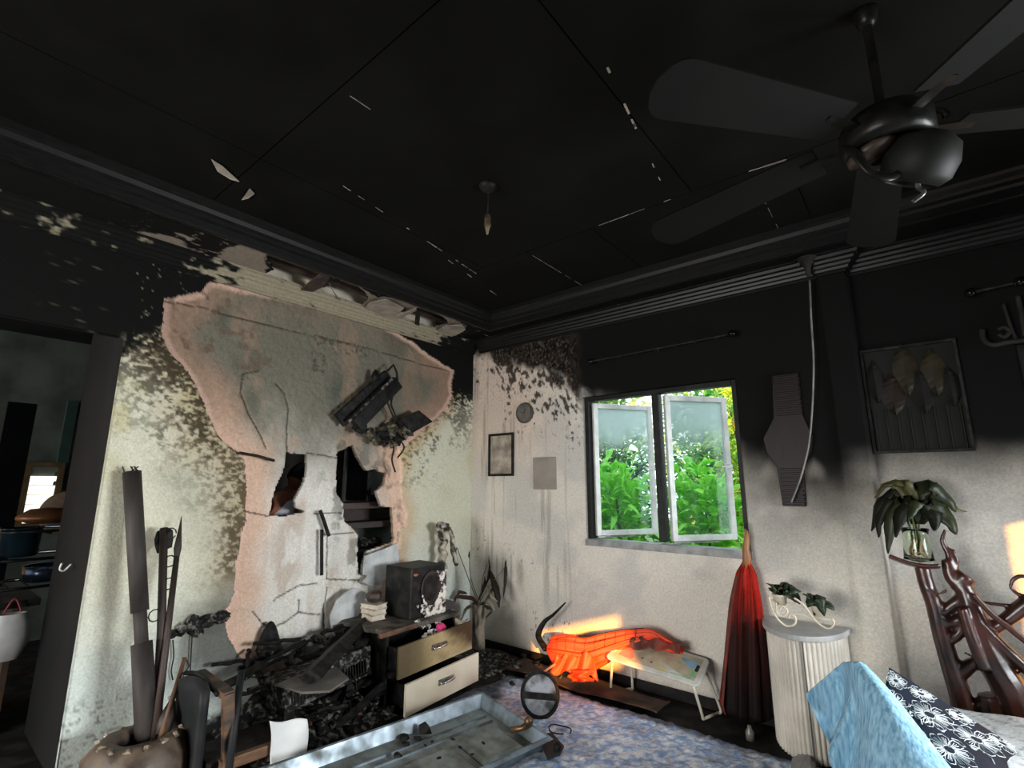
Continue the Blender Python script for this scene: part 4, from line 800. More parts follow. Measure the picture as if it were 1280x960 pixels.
# --- driftwood root stand with glass vase
YS = -.10
rs = thing('root_stand', 'dark brown carved driftwood root stand between the bed and the wall', 'stand', (3.5, YS, 0))
def pr(L, y=YS): return catm([W(p[0], p[1], y=y+(p[2] if len(p) > 2 else 0)) for p in L], 5)
M_ROOT = mat('polished root wood', (72, 36, 28), (36, 20, 17), 10, .32, bump=.3, coat=.2)
b = MB()
def rt_(L, r0, r1, r2=None, y=YS, flat=1):
    q = pr(L, y); m_ = len(q); b.tube(q, [1.3*r for r in [r0+(r1-r0)*min(1, 2*i/(m_-1)) if r2 is None else (r0+(r1-r0)*2*i/(m_-1) if i < m_/2 else r1+(r2-r1)*(2*i/(m_-1)-1)) for i in range(m_)]], 10, flat=flat)
rt_([(1152, 706), (1158, 730), (1168, 757), (1176, 790), (1188, 830), (1203, 880), (1208, 920)], .026, .030, .04)
rt_([(1182, 662), (1178, 676), (1186, 694), (1190, 712), (1200, 735)], .006, .012, .03)
rt_([(1184, 700), (1190, 722), (1204, 735), (1214, 760), (1226, 795), (1244, 832), (1262, 862), (1275, 900)], .02, .042, .06)
rt_([(1200, 728), (1206, 722), (1209, 719)], .03, .034, .030)
rt_([(1165, 752), (1178, 764), (1192, 755), (1204, 748)], .02, .018, .026)
rt_([(1160, 735), (1172, 742), (1184, 738)], .006, .005, .006, YS-.03)
rt_([(1172, 768), (1186, 778), (1204, 772), (1214, 764)], .026, .02, .026)
rt_([(1184, 800), (1196, 794), (1206, 780), (1212, 770)], .022, .018, .024)
rt_([(1190, 848), (1204, 838), (1216, 830), (1232, 828), (1244, 834)], .03, .022, .03)
rt_([(1203, 760), (1212, 790), (1226, 826), (1232, 838)], .016, .02, .02, YS-.05)
rt_([(1210, 770), (1226, 782), (1250, 806), (1280, 834), (1300, 850)], .03, .022, .02, YS-.02)
rt_([(1226, 752), (1250, 756), (1280, 756)], .006, .007, .006)
rt_([(1236, 790), (1262, 772), (1282, 756), (1305, 745)], .02, .026, .03)
rt_([(1216, 742), (1240, 768), (1268, 790), (1296, 812)], .010, .012, .014, YS-.06)
rt_([(1263, 735), (1266, 725), (1276, 720), (1286, 722)], .006, .008, .008); rt_([(1263, 735), (1272, 742), (1285, 746)], .006, .007, .006)
rt_([(1205, 815), (1215, 820), (1228, 825)], .005, .005, .005, YS-.02); rt_([(1190, 690), (1196, 700), (1194, 712)], .008, .008, .01); rt_([(1186, 686), (1196, 690)], .007, .007, .005)
rt_([(1238, 868), (1242, 880), (1250, 910)], .04, .045, .05)
rt_([(1195, 866), (1215, 884), (1240, 876)], .02, .022, .03); rt_([(1242, 885), (1255, 930), (1262, 985)], .04, .03, .03); rt_([(1208, 920), (1212, 950), (1216, 988)], .04, .03, .03)
o = b.build('root_body', M_ROOT, rs, smooth=True); q = o.modifiers.new('fuse', 'REMESH'); q.mode = 'VOXEL'; q.voxel_size = .007; q.use_smooth_shade = True; q = o.modifiers.new('soft', 'SMOOTH'); q.factor = .5; q.iterations = 2
b = MB(); L = [(1111, 697), (1125, 703), (1142, 711), (1160, 714), (1172, 708), (1165, 701), (1148, 700), (1128, 697)]
b.surf(lambda u, v: W(1112+62*u, 697+13*math.sin(u*math.pi*.62)+9*(abs(v-.5)**2)*0-3*(abs(2*v-1)**2), y=YS-.10+.2*v*(.3+.7*math.sin(math.pi*(.1+.8*u)))), 20, 9); b.build('tray_branch', M_ROOT, rs, smooth=True, solid=.014)
c_ = W(1150, 706, y=YS); vz0 = c_.z+.006
va = thing('glass_vase', 'clear glass vase with roots in water, standing on the driftwood stand', 'vase', (c_.x, c_.y, vz0))
gm, gt, gb = nt('clear vase glass', .04); gb.inputs['Transmission Weight'].default_value = 1; gb.inputs['IOR'].default_value = 1.3; gb.inputs['Base Color'].default_value = (.82, .88, .78, 1)
MB().lathe([(0, 0), (.06, 0), (.066, .02), (.060, .08), (.055, .15), (.062, .18), (.059, .18), (.052, .15), (.056, .08), (.060, .022), (0, .012)], (c_.x, c_.y, vz0), 28).build('glass_body', gm, va, smooth=True)
rr = random.Random(77); b = MB()
for k in range(14):
    a = rr.uniform(0, 6.28); b.tube(catm([(c_.x+.02*math.cos(a+1), c_.y+.02*math.sin(a+1), vz0+.12), (c_.x+.035*math.cos(a), c_.y+.035*math.sin(a), vz0+.06), (c_.x+.04*math.cos(a+.9), c_.y+.04*math.sin(a+.9), vz0+.03)], 4), .004, 5)
b.build('roots', mat('pale roots', (168, 140, 108), (110, 90, 66), 14, .7), va, smooth=True)
wp = thing('wilted_plant', 'large wilted dark green leaves drooping out of the glass vase', 'plant', (c_.x, c_.y, vz0+.15))
b = MB()
for dx, dy in ((-.012, 0), (.012, .01), (0, -.012), (.004, .016)): b.tube(catm([(c_.x+dx, c_.y+dy, vz0+.06), (c_.x+dx*1.5, c_.y+dy, vz0+.18), (c_.x+dx*3, c_.y+dy*2, vz0+.26)], 4), .005, 6)
b.build('stem', leafmat('wilted stem', (120, 130, 70), (80, 92, 50)), wp, smooth=True)
GL = [leafmat('wilted glossy leaf', (62, 70, 40), (28, 36, 24)), leafmat('wilted olive leaf', (112, 108, 62), (66, 66, 40)), leafmat('withered dark leaf', (44, 46, 34), (22, 24, 20))]
for L, wd, k, yy in (([(1142, 655), (1120, 612), (1098, 625), (1090, 664)], .10, 2, -.10), ([(1144, 655), (1122, 622), (1112, 650), (1110, 692)], .09, 0, -.16), ([(1146, 652), (1130, 606), (1108, 602), (1092, 622)], .11, 1, -.06), ([(1148, 652), (1140, 605), (1120, 600), (1102, 606)], .10, 1, -.14), ([(1150, 652), (1152, 605), (1170, 604), (1186, 622), (1196, 640)], .12, 0, -.10), ([(1152, 652), (1166, 612), (1188, 628), (1208, 640)], .10, 1, -.05), ([(1152, 655), (1162, 622), (1182, 642), (1196, 668)], .12, 0, -.17), ([(1150, 655), (1154, 625), (1166, 640), (1168, 664)], .10, 2, -.20), ([(1147, 655), (1138, 620), (1124, 640), (1120, 672)], .09, 2, -.20), ([(1150, 650), (1146, 608), (1160, 600), (1178, 612)], .10, 0, -.02), ([(1149, 655), (1144, 625), (1136, 650)], .08, 0, -.22), ([(1144, 655), (1116, 618), (1100, 640), (1098, 672)], .07, 2, -.14)):
    wleaf(MB(), [W(p[0], p[1], y=yy*(i/(len(L)-1))+YS*(1-i/(len(L)-1))) for i, p in enumerate(L)], wd, .45, 12).build('leaf', GL[k], wp, smooth=True, solid=.0012)
# --- daybed, white lace cover, floral cushion, blue throw
bd = thing('daybed', 'low daybed under a white cover at the wall below the driftwood stand', 'bed', (4.0, -.85, 0))
M_BED = mat('dark bed frame', (50, 40, 34), (34, 28, 24), 8, .6)
MB().bx((3.16, -1.45, .26), (5.2, -.30, .40)).build('mattress', mat('grey mattress', (150, 150, 148), (130, 130, 128), 8, .8), bd, bevel=.03)
MB().bx((3.14, -1.47, .12), (5.22, -.28, .26)).build('bed_base', M_BED, bd, bevel=.01)
for x in (3.2, 5.14):
    for y in (-1.41, -.34): MB().bx((x-.03, y-.03, 0), (x+.03, y+.03, .12)).build('leg', M_BED, bd)
MB().tube([(3.15, -1.20, .50), (3.20, -1.15, .52), (3.22, -1.06, .50)], [.05, .065, .05], 14).build('bolster', mat('dark blue bolster', (40, 60, 80), (30, 46, 62), 8, .8), smooth=True, label='small dark blue bolster under the pale blue throw', cat='bolster')
def lace_col(x, y, z):
    d = np.minimum(np.abs(((x*7+.35*np.sin(y*16)) % 1)-.5), np.abs(((y*7+.35*np.sin(x*16)) % 1)-.5)); n = fbm(x*40, y*40, 7, 3)
    return mix(np.tile(lin((206, 212, 214)), (len(x), 1)), lin((150, 158, 162)), ss(.06, .02, d+(n-.5)*.06))
sheet(np.linspace(3.17, 5.19, 130), np.linspace(-1.44, -.31, 80), lambda u, v: (u, v, .412+.020*f1(u*5, v*5, 3)+.010*math.sin(u*13+v*7)), 'lace_cover', vmat('white lace cover', .9, 90, .2, .4), lace_col, None, .004, label='white patterned lace cover spread over the daybed', cat='blanket')
c00, c01, c11, c10 = W(1112, 925, z=.46), W(1111, 834, y=-.80), W(1280, 940, y=-.60), W(1238, 1005, z=.47)
cn = (c10-c00).cross(c01-c00).normalized()
if cn.dot(CAM-c00) < 0: cn = -cn
def cush(u, v, s=1, o=0):
    k = (4*u*(1-u))**.42*(4*v*(1-v))**.42; pin = .05*((2*u-1)**2)*((2*v-1)**2)
    uu = .5+(u-.5)*(1-.10*(1-(2*v-1)**4)*0); p = c00.lerp(c10, uu).lerp(c01.lerp(c11, uu), v)
    return p+cn*((s*.085 if s > 0 else -.02)*k+o+.006*math.sin(u*9+v*5)*k)
fc = thing('floral_cushion', 'navy blue scatter cushion with white outline flowers propped on the daybed', 'cushion', ((c00.x+c11.x)/2, (c00.y+c11.y)/2, .43))
MB().surf(lambda u, v: cush(u, v), 30, 30).surf(lambda u, v: cush(u, v, -1), 30, 30).build('cushion_cover', mat('navy cushion cloth', (24, 34, 50), (14, 22, 34), 9, .75), fc, smooth=True)
b = MB(); rr = random.Random(21)
def stroke(L, r=.0016): b.tube([cush(min(max(u, .01), .99), min(max(v, .01), .99), 1, .0015) for u, v in L], r, 4)
def flower(cu_, cv_, R_, n):
    for k in range(n):
        a = 2*math.pi*k/n; w_ = math.pi/n*.95
        stroke([(cu_+R_*f*math.cos(a+t), cv_+R_*f*math.sin(a+t)) for f, t in ((.28, -w_*.6), (.7, -w_), (.95, -w_*.75), (1.05, 0), (.95, w_*.75), (.7, w_), (.28, w_*.6))])
        for t in (-.35, 0, .35): stroke([(cu_+R_*f*math.cos(a+t*w_), cv_+R_*f*math.sin(a+t*w_)) for f in (.3, .55, .8)], .0013)
    stroke([(cu_+R_*.26*math.cos(k*.7), cv_+R_*.26*math.sin(k*.7)) for k in range(10)])
for f_ in ((.20, .52, .17, 9), (.52, .66, .17, 9), (.14, .86, .11, 7), (.82, .72, .15, 8), (.42, .22, .16, 9), (.74, .34, .16, 9), (.36, .90, .10, 7), (.64, .92, .09, 7), (.92, .92, .10, 7), (.1, .18, .12, 8)): flower(*f_)
for (u0, v0, k) in ((.40, .46, 1), (.62, .50, -1), (.30, .36, -1), (.86, .52, 1)): stroke([(u0+k*(.10-.10*t)*math.cos(5*t), v0+(.10-.10*t)*math.sin(5*t)+.06*t) for t in [i*.1 for i in range(10)]], .003)
for k in range(12):
    u0, v0, a = rr.random(), rr.random(), rr.uniform(0, 6.28); stroke([(u0+.09*math.cos(a)*t, v0+.09*math.sin(a)*t+.03*math.sin(t*3)) for t in (0, .3, .6, 1)]); stroke([(u0+.09*math.cos(a)*t+.02*math.sin(t*3.1), v0+.09*math.sin(a)*t-.02*math.sin(t*3.1)) for t in (0, .3, .6, 1)])
b.build('flower_outline', mat('white stitching', (206, 212, 212), (170, 178, 180), 14, .7), fc)
cols = [[(1007, 868, -1.0), (1014, 885, -1.0), (1024, 905, -1.0), (1036, 928, -1.0)], [(1030, 848, -.98), (1034, 868, -.97), (1042, 892, -.97), (1044, 915, -.98)], [(1052, 829, -1.02), (1056, 850, -1.0), (1058, 872, -1.0), (1056, 890, -1.02)], [(1058, 828, -1.12), (1061, 852, -1.14), (1060, 880, -1.17), (1036, 944, -1.24)], [(1062, 827, -1.18), (1068, 856, -1.20), (1072, 890, -1.20), (1060, 985, -1.24)], [(1067, 827, -1.22), (1076, 858, -1.27), (1090, 900, -1.33), (1092, 1000, -1.42)], [(1075, 828, -1.22), (1092, 850, -1.28), (1118, 895, -1.36), (1150, 1000, -1.46)], [(1082, 832, -1.18), (1112, 864, -1.22), (1150, 912, -1.30), (1212, 995, -1.40)], [(1082, 838, -1.06), (1112, 872, -1.08), (1152, 925, -1.12), (1212, 1005, -1.2)]]
G_ = [catm([W(*p[:2], y=p[2]) for p in c_], 7) for c_ in cols]; rowsN = len(G_[0]); GG = [catm([c_[j] for c_ in G_], 7) for j in range(rowsN)]
b = MB(); nu = len(GG[0]); b.add([p for r_ in GG for p in r_], [(j*nu+i, j*nu+i+1, (j+1)*nu+i+1, (j+1)*nu+i) for j in range(rowsN-1) for i in range(nu-1)])
m, t, bs = nt('blue woven throw', .9); N = t.nodes; Lk = t.links
tc = N.new('ShaderNodeTexCoord'); mp = N.new('ShaderNodeMapping'); mp.inputs['Scale'].default_value = (60, 60, 8); mp.inputs['Rotation'].default_value = (R(0), R(-38), 0); no = N.new('ShaderNodeTexNoise'); no.inputs['Scale'].default_value = 1.5; no.inputs['Detail'].default_value = 5
cr = N.new('ShaderNodeValToRGB'); cr.color_ramp.elements[0].position = .35; cr.color_ramp.elements[1].position = .65; cr.color_ramp.elements[0].color = rgb(92, 142, 172); cr.color_ramp.elements[1].color = rgb(150, 190, 210)
bn = N.new('ShaderNodeBump'); bn.inputs['Strength'].default_value = .6; bn.inputs['Distance'].default_value = .006
for a_, b_ in ((tc.outputs['Object'], mp.inputs[0]), (mp.outputs[0], no.inputs[0]), (no.outputs[0], cr.inputs[0]), (cr.outputs[0], bs.inputs['Base Color']), (no.outputs[0], bn.inputs['Height']), (bn.outputs[0], bs.inputs['Normal'])): Lk.new(a_, b_)
b.build('blue_throw', m, smooth=True, solid=.006, label='pale blue woven throw draped in folds over the arm of the daybed', cat='throw')
# --- odds by the pedestal
p = W(938, 925, z=0); bt = thing('small_bottle', 'small translucent bottle standing on the black floor by the red umbrella', 'bottle', (p.x, p.y, 0)); MB().lathe([(0, 0), (.022, 0), (.024, .04), (.012, .06), (.011, .075), (0, .076)], p, 12).build('bottle_body', mat('cloudy plastic', (120, 118, 112), (90, 88, 84), 9, .3), bt, smooth=True)
L = [(990, 948), (1012, 935), (1020, 955), (1015, 985), (985, 990)]
b = MB(); b.add([W(q_[0], q_[1], z=.022+.022*(k % 2)) for k, q_ in enumerate(L)], [tuple(range(5))]); b.build('plastic_wrapper', mat('greyish plastic film', (150, 150, 150), (110, 110, 112), 8, .3), solid=.002, label='crumpled grey plastic wrapper on the rug at the foot of the pedestal cabinet', cat='wrapper')
# ------------------------------------------------------------ burnt corner by the left wall
M_BROWNCH = mat('half-burnt wood', (118, 84, 56), (34, 28, 24), 12, .6, bump=.4, stretch=(1, .4, 1), contrast=(.35, .62))
M_CREAM = mat('cream drawer front', (226, 220, 200), (206, 198, 174), 4, .45)
# --- dresser with two pulled-out drawers
DY0, DY1 = -1.37, -.74
dr = thing('dresser', 'charred low dresser with two pulled-out cream drawers against the left wall', 'dresser', (.35, -1.05, 0))
bd_ = MB(); bd_.bx((.06, DY0, 0), (.56, DY0+.02, .45)); bd_.bx((.06, DY1-.02, 0), (.56, DY1, .45)); bd_.bx((.06, DY0+.02, 0), (.08, DY1-.02, .45)); bd_.bx((.08, DY0+.02, .0), (.55, DY1-.02, .02)); bd_.bx((.08, DY0+.02, .215), (.55, DY1-.02, .23)); bd_.build('carcass', M_CHAR, dr, bevel=.003)
def scorch(x, y, z):
    n = fbm(y*9, z*3, 3); k = ss(.30, .42, z+.10*(n-.5)+.10*ss(-1.0, -1.35, y)); c = mix(np.tile(lin((178, 160, 118)), (len(x), 1)), lin((70, 58, 42)), ss(.28, .42, z+.12*(n-.5))*.0+ss(.62, .30, fbm(y*3+z*6, z*5, 4)+.5*ss(-.85, -1.3, y)-.2)); c = mix(c, lin((40, 34, 26)), ss(-1.0, -1.36, y+.2*(n-.5))*.8); return mix(c, lin((206, 190, 150)), .7*ss(.30, .24, z)*ss(-1.1, -.9, y))
def drawer(z0, z1, xf, y0, y1, m, tilt, vc=None):
    b = MB(); n, k_ = 26, 10
    b.surf(lambda u, v: (xf, y0+(y1-y0)*u, z0+(z1-z0)*v+tilt*u), n, k_).surf(lambda u, v: (xf-.018, y0+(y1-y0)*u, z0+(z1-z0)*v+tilt*u), n, k_)
    N0 = n*k_; E_ = [i for i in range(n)]+[n-1+n*j for j in range(1, k_)]+[N0-1-i for i in range(1, n)]+[n*(k_-1-j) for j in range(1, k_)]
    for a, c_ in zip(E_, E_[1:]+E_[:1]): b.f.append((a, c_, c_+N0, a+N0))
    col = scorch(np.array([p.x for p in b.v]), np.array([p.y for p in b.v]), np.array([p.z for p in b.v])) if vc else None
    o = b.build('drawer', m, dr, vc=col)
    bx = MB(); bx.bx((xf-.40, y0+.04, z0+.02), (xf-.02, y0+.055, z1-.03)); bx.bx((xf-.40, y1-.055, z0+.02), (xf-.02, y1-.04, z1-.03)); bx.bx((xf-.40, y0+.04, z0+.015), (xf-.02, y1-.04, z0+.022)); bx.bx((xf-.40, y0+.05, z0+.02), (xf-.385, y1-.05, z1-.03)); bx.build('drawer_box', M_CHAR, o)
    ym = (y0+y1)/2+.01; zm = (z0+z1)/2+.015+tilt*.5
    MB().bx((xf+.001, ym-.07, zm-.018), (xf+.006, ym+.07, zm+.018)).build('handle_plate', mat('chrome plate', (176, 176, 170), (120, 118, 112), 20, .3, .8), o)
    MB().tube([(xf+.004, ym-.06, zm-.004), (xf+.026, ym-.055, zm-.004), (xf+.03, ym, zm), (xf+.026, ym+.055, zm+.006), (xf+.004, ym+.06, zm+.006)], .007, 8).build('handle', mat('chrome pull', (214, 214, 210), (170, 170, 166), 20, .25, .8), o, smooth=True)
drawer(.222, .412, .72, DY0-.02, DY1+.02, vmat('scorched drawer front', .5, 60, .12, .1), .03, True)
drawer(.012, .196, .765, DY0+.01, DY1+.045, M_CREAM, .03)
b = MB(); b.prism([(.03, -1.40, .455), (.16, -1.44, .455), (.27, -1.38, .455), (.40, -1.43, .455), (.50, -1.39, .455), (.58, -1.41, .455), (.58, -.72, .455), (.03, -.72, .455)], (0, 0, .03)); b.build('dresser_top', mat('ash-covered table top', (96, 86, 76), (34, 31, 28), 10, .75, bump=.4, contrast=(.4, .62)), dr, bevel=.004)
MB().box((.575, -1.28, .468), (.03, .34, .034), (0, 0, R(4))).build('burnt_edge', M_BROWNCH, dr, bevel=.006)
# --- speaker
sx0, sx1, sy0, sy1, sz0, sz1 = .20, .50, -1.13, -.80, .488, .835
sp = thing('loudspeaker', 'burnt black box loudspeaker with melted white front, on the charred dresser', 'speaker', (.35, -.96, sz0))
MB().bx((sx0, sy0, sz0), (sx1, sy1, sz1)).build('cabinet', mat('charred speaker box', (20, 21, 21), (46, 45, 42), 14, .5, bump=.5, contrast=(.45, .75)), sp, bevel=.008)
MX = Matrix.Rotation(R(90), 3, 'Y'); spc = Vector((sx1, -.945, .68))
MB().lathe([(.0, -.03), (.04, -.028), (.085, .0), (.095, .004), (.098, .012), (.086, .012), (.08, .006), (.04, -.018), (0, -.02)], spc, 26, MX @ Matrix.Diagonal((1.25, 1, 1))).build('speaker_cone', mat('scorched cone', (36, 30, 28), (70, 58, 54), 9, .5), sp, smooth=True)
M_MELT = mat('melted white plastic', (214, 208, 198), (30, 28, 26), 26, .4, bump=.6, contrast=(.46, .56))
def meltf(u, v):
    y = sy0+.02+(sy1-sy0-.02)*u; z = sz0+(sz1-sz0-.04)*v; r = math.hypot((y-spc.y)/.085, (z-spc.z)/.11); k = f1(y*30, z*30, 8); return (sx1+.003+(.022*k if r > 1 else -.0), y, z)
b = MB(); n = 34
b.surf(meltf, n, n); keep = []
for q_ in b.f:
    c_ = sum((b.v[i] for i in q_), Vector())/4; r = math.hypot((c_.y-spc.y)/.09, (c_.z-spc.z)/.115)
    if r > 1 and f1(c_.y*14, c_.z*14, 9)+.35*(c_.y+.965)/.17-.30*max(0, (c_.z-.70)/.13)*(c_.y < -.85)+.25*(c_.z < .58) > .45: keep.append(q_)
b.f = keep; b.build('melted_front', M_MELT, sp, smooth=True, solid=.008)
MB().lump((sx1+.004, -1.095, .79), .016, 3, .6).build('indicator', mat('orange burnt knob', (200, 110, 70), (120, 70, 50), 20, .6), sp)
for i, (px, py, r) in enumerate([(540, 790, .03), (533, 795, .025), (528, 783, .022), (547, 778, .022), (522, 778, .02), (535, 783, .02)]):
    p = W(px, py, x=.56); MB().lump(p, (r, r, r*.8), i+5).build('melted_plastic', M_MELT, label='dripping lump of melted white plastic at the foot of the loudspeaker', cat='melted plastic', group='melted plastic under the loudspeaker')
# things on the dresser
p = W(468, 742, x=.25); MB().lathe([(0, 0), (.04, 0), (.062, .03), (.058, .06), (.035, .075), (0, .078)], (p.x, p.y, .60), 6).build('hexagonal_box', mat('dark brown wood box', (74, 56, 46), (40, 32, 28), 8, .5), bevel=.004, label='small dark brown six-sided wooden box on the stacked books', cat='box')
for k, (h, lab) in enumerate(((.026, 'white book at the bottom of the stack beside the loudspeaker'), (.024, 'white book in the middle of the stack beside the loudspeaker'), (.026, 'smoke-stained white book on top of the stack under the wooden box'))):
    z0 = .489+.0355*k; o = thing('book', lab, 'book', (.25, p.y, z0), 'books by the loudspeaker'); M_ = Euler((0, 0, R(10*k-8))).to_matrix()
    MB().box((.25, p.y, z0+.0165), (.15, .10, .024), M_).build('pages', mat('book pages', (216, 206, 190), (190, 176, 156), 20, .8), o); b = MB(); b.box((.25, p.y, z0+.002), (.16, .11, .004), M_); b.box((.25, p.y, z0+.031), (.16, .11, .004), M_); b.build('cover', mat('white book cover', (214, 208, 198), (170, 156, 140), 9, .6), o)
p = W(567, 768, x=.35); MB().box((.33, -.75+.02, .515), (.34, .12, .055), (0, 0, R(-6))).build('flat_box', mat('sooty grey box', (66, 70, 76), (40, 40, 42), 9, .5), bevel=.005, label='flat grey scorched box lying on the dresser beside the loudspeaker', cat='box')
p = W(551, 785, x=.60); MB().lump((p.x, p.y, p.z), (.03, .03, .035), 14, 1).build('pink_cloth', mat('hot pink cloth', (232, 70, 130), (190, 40, 96), 9, .7), smooth=True, label='small hot pink cloth scrap in the upper drawer', cat='cloth')
p = W(573, 778, x=.55); MB().surf(lambda u, v: (p.x+.10*u-.05, p.y+.12*v-.06, p.z+.03*math.sin(u*5)*math.sin(v*4)), 10, 10).build('crumpled_paper', mat('crumpled paper', (190, 180, 160), (130, 120, 104), 12, .8), smooth=True, solid=.002, label='crumpled pale paper sticking out of the upper drawer', cat='paper')
# --- plaster slabs fallen against the wall
M_SLAB = mat('fallen plaster slab', (196, 198, 196), (150, 152, 152), 8, .85, bump=.3)
def slab(L, xf, lab, d=.018, m=M_SLAB):
    n = len(L); pts = [W(p[0], p[1], x=xf+(p[2] if len(p) > 2 else 0)) for p in L]; MB().prism(pts, (-d, 0, 0)).build('plaster_slab', m, bevel=.003, label=lab, cat='plaster')
slab([(*q_, .0) for q_ in c6([(565, 465), (552, 420), (551, 390), (575, 330), (605, 305), (632, 286), (665, 290), (685, 305), (683, 340), (660, 380), (625, 425)])], .10, 'grey leaf-shaped plaster slab leaning on the wall behind the charred beam')
slab(c6([(680, 165), (705, 155), (760, 135), (803, 116), (808, 190), (770, 225), (735, 272), (700, 278), (672, 262), (690, 240), (673, 235)]), .05, 'pale broken plaster slab tilted under the wall hole beside the loudspeaker')
slab(c7([(605, 15), (780, 20), (820, 60), (835, 215), (800, 212), (740, 190), (690, 205), (640, 125)]), -.03, 'loose plaster plate still hanging at the top of the larger wall hole')
slab(c7([(830, 225), (905, 120), (915, 440), (860, 450), (790, 440), (760, 345), (812, 290)]), -.035, 'pale plaster plate hanging at the side of the larger wall hole')
# alcove behind the larger hole
al = thing('wall_cupboard', 'smoke-blackened cupboard inside the wall seen through the larger hole', 'cupboard', (-.3, -1.1, .5))
MB().bx((-.50, -1.33, .35), (-.48, -.45, 2.1)).build('back_panel', mat('sooty grey panel', (86, 88, 84), (48, 48, 46), 7, .7), al)
MB().bx((-.47, -1.08, 1.30), (-.17, -1.04, 1.95)).build('divider', M_CHAR, al)
M_SHELF = mat('charred shelf', (70, 50, 42), (34, 28, 25), 9, .6, stretch=(1, .3, 1), bump=.3)
for z, d_ in ((1.235, .30), (1.08, .31), (.86, .31)): MB().bx((-.47, -1.31, z), (-.47+d_, -.50, z+.05)).build('shelf', M_SHELF, al, bevel=.004)
MB().bx((-.40, -1.31, 1.12), (-.38, -.52, 1.235)).build('apron', M_SHELF, al)
for i, (y, z) in enumerate(((-.9, 1.32), (-.88, .945), (-1.0, .94), (-1.12, .94))): MB().lump((-.30, y, z), (.05, .06, .05), i+30, .8).build('charred_item', M_CHARG, al)
MB().bx((-.49, -1.34, .35), (-.13, -1.32, 2.1)).build('side_panel', M_CHAR, al)
# --- burnt unit hanging on the wall
hu = thing('air_conditioner_unit', 'burnt black wall unit hanging diagonally from the bare plaster above the holes', 'wall unit', W(458, 540, x=.1))
def bar_px(a, b_, xf, wd, ht, nm, m=M_CHAR, bev=.006): return MB().bar(W(*a, x=xf), W(*b_, x=xf), wd, ht, (1, 0, 0)).build(nm, m, hu, bevel=bev)
bar_px((424, 526), (486, 470), .06, .12, .04, 'back_plate'); bar_px((444, 531), (496, 478), .10, .11, .07, 'casing', mat('glossy burnt casing', (14, 14, 13), (34, 34, 31), 14, .35, bump=.4)); bar_px((436, 527), (492, 472), .145, .022, .012, 'edge_strip', M_CHARG)
MB().tube([W(*q_, x=.10) for q_ in ((482, 466), (492, 456), (496, 466), (497, 478))], .010, 6).build('hanging_loop', M_CHAR, hu)
MB().lump(W(469, 471, x=.07), (.03, .03, .05), 4, 1).build('pipe_stub', M_CHAR, hu, smooth=True)
MB().prism([W(*q_, x=.12) for q_ in ((500, 524), (524, 513), (541, 527), (516, 541))], (-.02, 0, 0)).build('cover_plate', M_CHAR, hu)
M_MESS = mat('melted wiring', (84, 80, 58), (26, 25, 22), 24, .55, bump=.6, contrast=(.42, .6)); rr = random.Random(31)
for i, (px, py, r) in enumerate([(450, 535, .05), (462, 541, .045), (476, 545, .05), (488, 536, .06), (497, 549, .055), (508, 541, .05), (480, 552, .04), (468, 550, .04), (500, 530, .04), (492, 555, .035)]): MB().lump(W(px, py, x=.08), (r*.8, r, r*.8), i+3, 1, 2, .5).build('melted_wiring', M_MESS if i % 2 else M_CHAR, hu)
for L in ([(483, 500), (488, 512), (492, 522)], [(492, 492), (489, 505), (494, 520), (490, 530)], [(455, 535), (470, 545), (490, 552)], [(486, 545), (492, 560), (490, 575), (494, 590)], [(500, 550), (505, 560), (497, 572)]): MB().tube(catm([W(*q_, x=.09) for q_ in L]), .008, 6).build('wire', M_WIRE, hu, smooth=True)
# small iron pieces stuck in the wall
def iron(L, xf, r, lab, m=M_CHAR): MB().tube([W(*q_, x=xf) for q_ in L], r, 5).build('iron_strip', m, label=lab, cat='metal strip')
iron([(299, 566), (322, 570), (343, 576)], .03, .010, 'short rusty iron rod sticking out of the plaster beside the smaller hole')
iron([(400, 638), (406, 655), (411, 670)], .02, .014, 'slanting dark iron strip on the plaster between the two holes')
iron([(402, 662), (402, 690), (402, 719)], .02, .013, 'upright dark iron strip on the plaster below the slanting one')
# --- burnt cable trunking low on the left wall, with hanging wires
tk = thing('cable_trunking', 'charred cable trunking with dangling wires on the lower left wall', 'cable trunking', W(245, 785, x=.02))
for i, (px, py, r) in enumerate([(215, 793, .03), (228, 786, .035), (240, 781, .045), (252, 779, .04), (264, 776, .04), (275, 773, .04), (280, 768, .03), (246, 790, .035)]): MB().lump(W(px, py, x=.025), (.022, r, r*.8), i+60, 1, 2, .45).build('charred_casing', M_CHARG if i % 3 else M_CHAR, tk)
for L in ([(216, 800), (217, 820), (214, 838), (216, 850)], [(240, 795), (238, 830), (236, 870), (233, 905)], [(231, 822), (236, 832), (230, 842), (226, 860), (233, 868), (238, 850), (234, 838)], [(213, 870), (217, 885), (214, 902)]): MB().tube(catm([W(*q_, x=.02) for q_ in L]), .004, 5).build('wire', M_WIRE, tk, smooth=True)
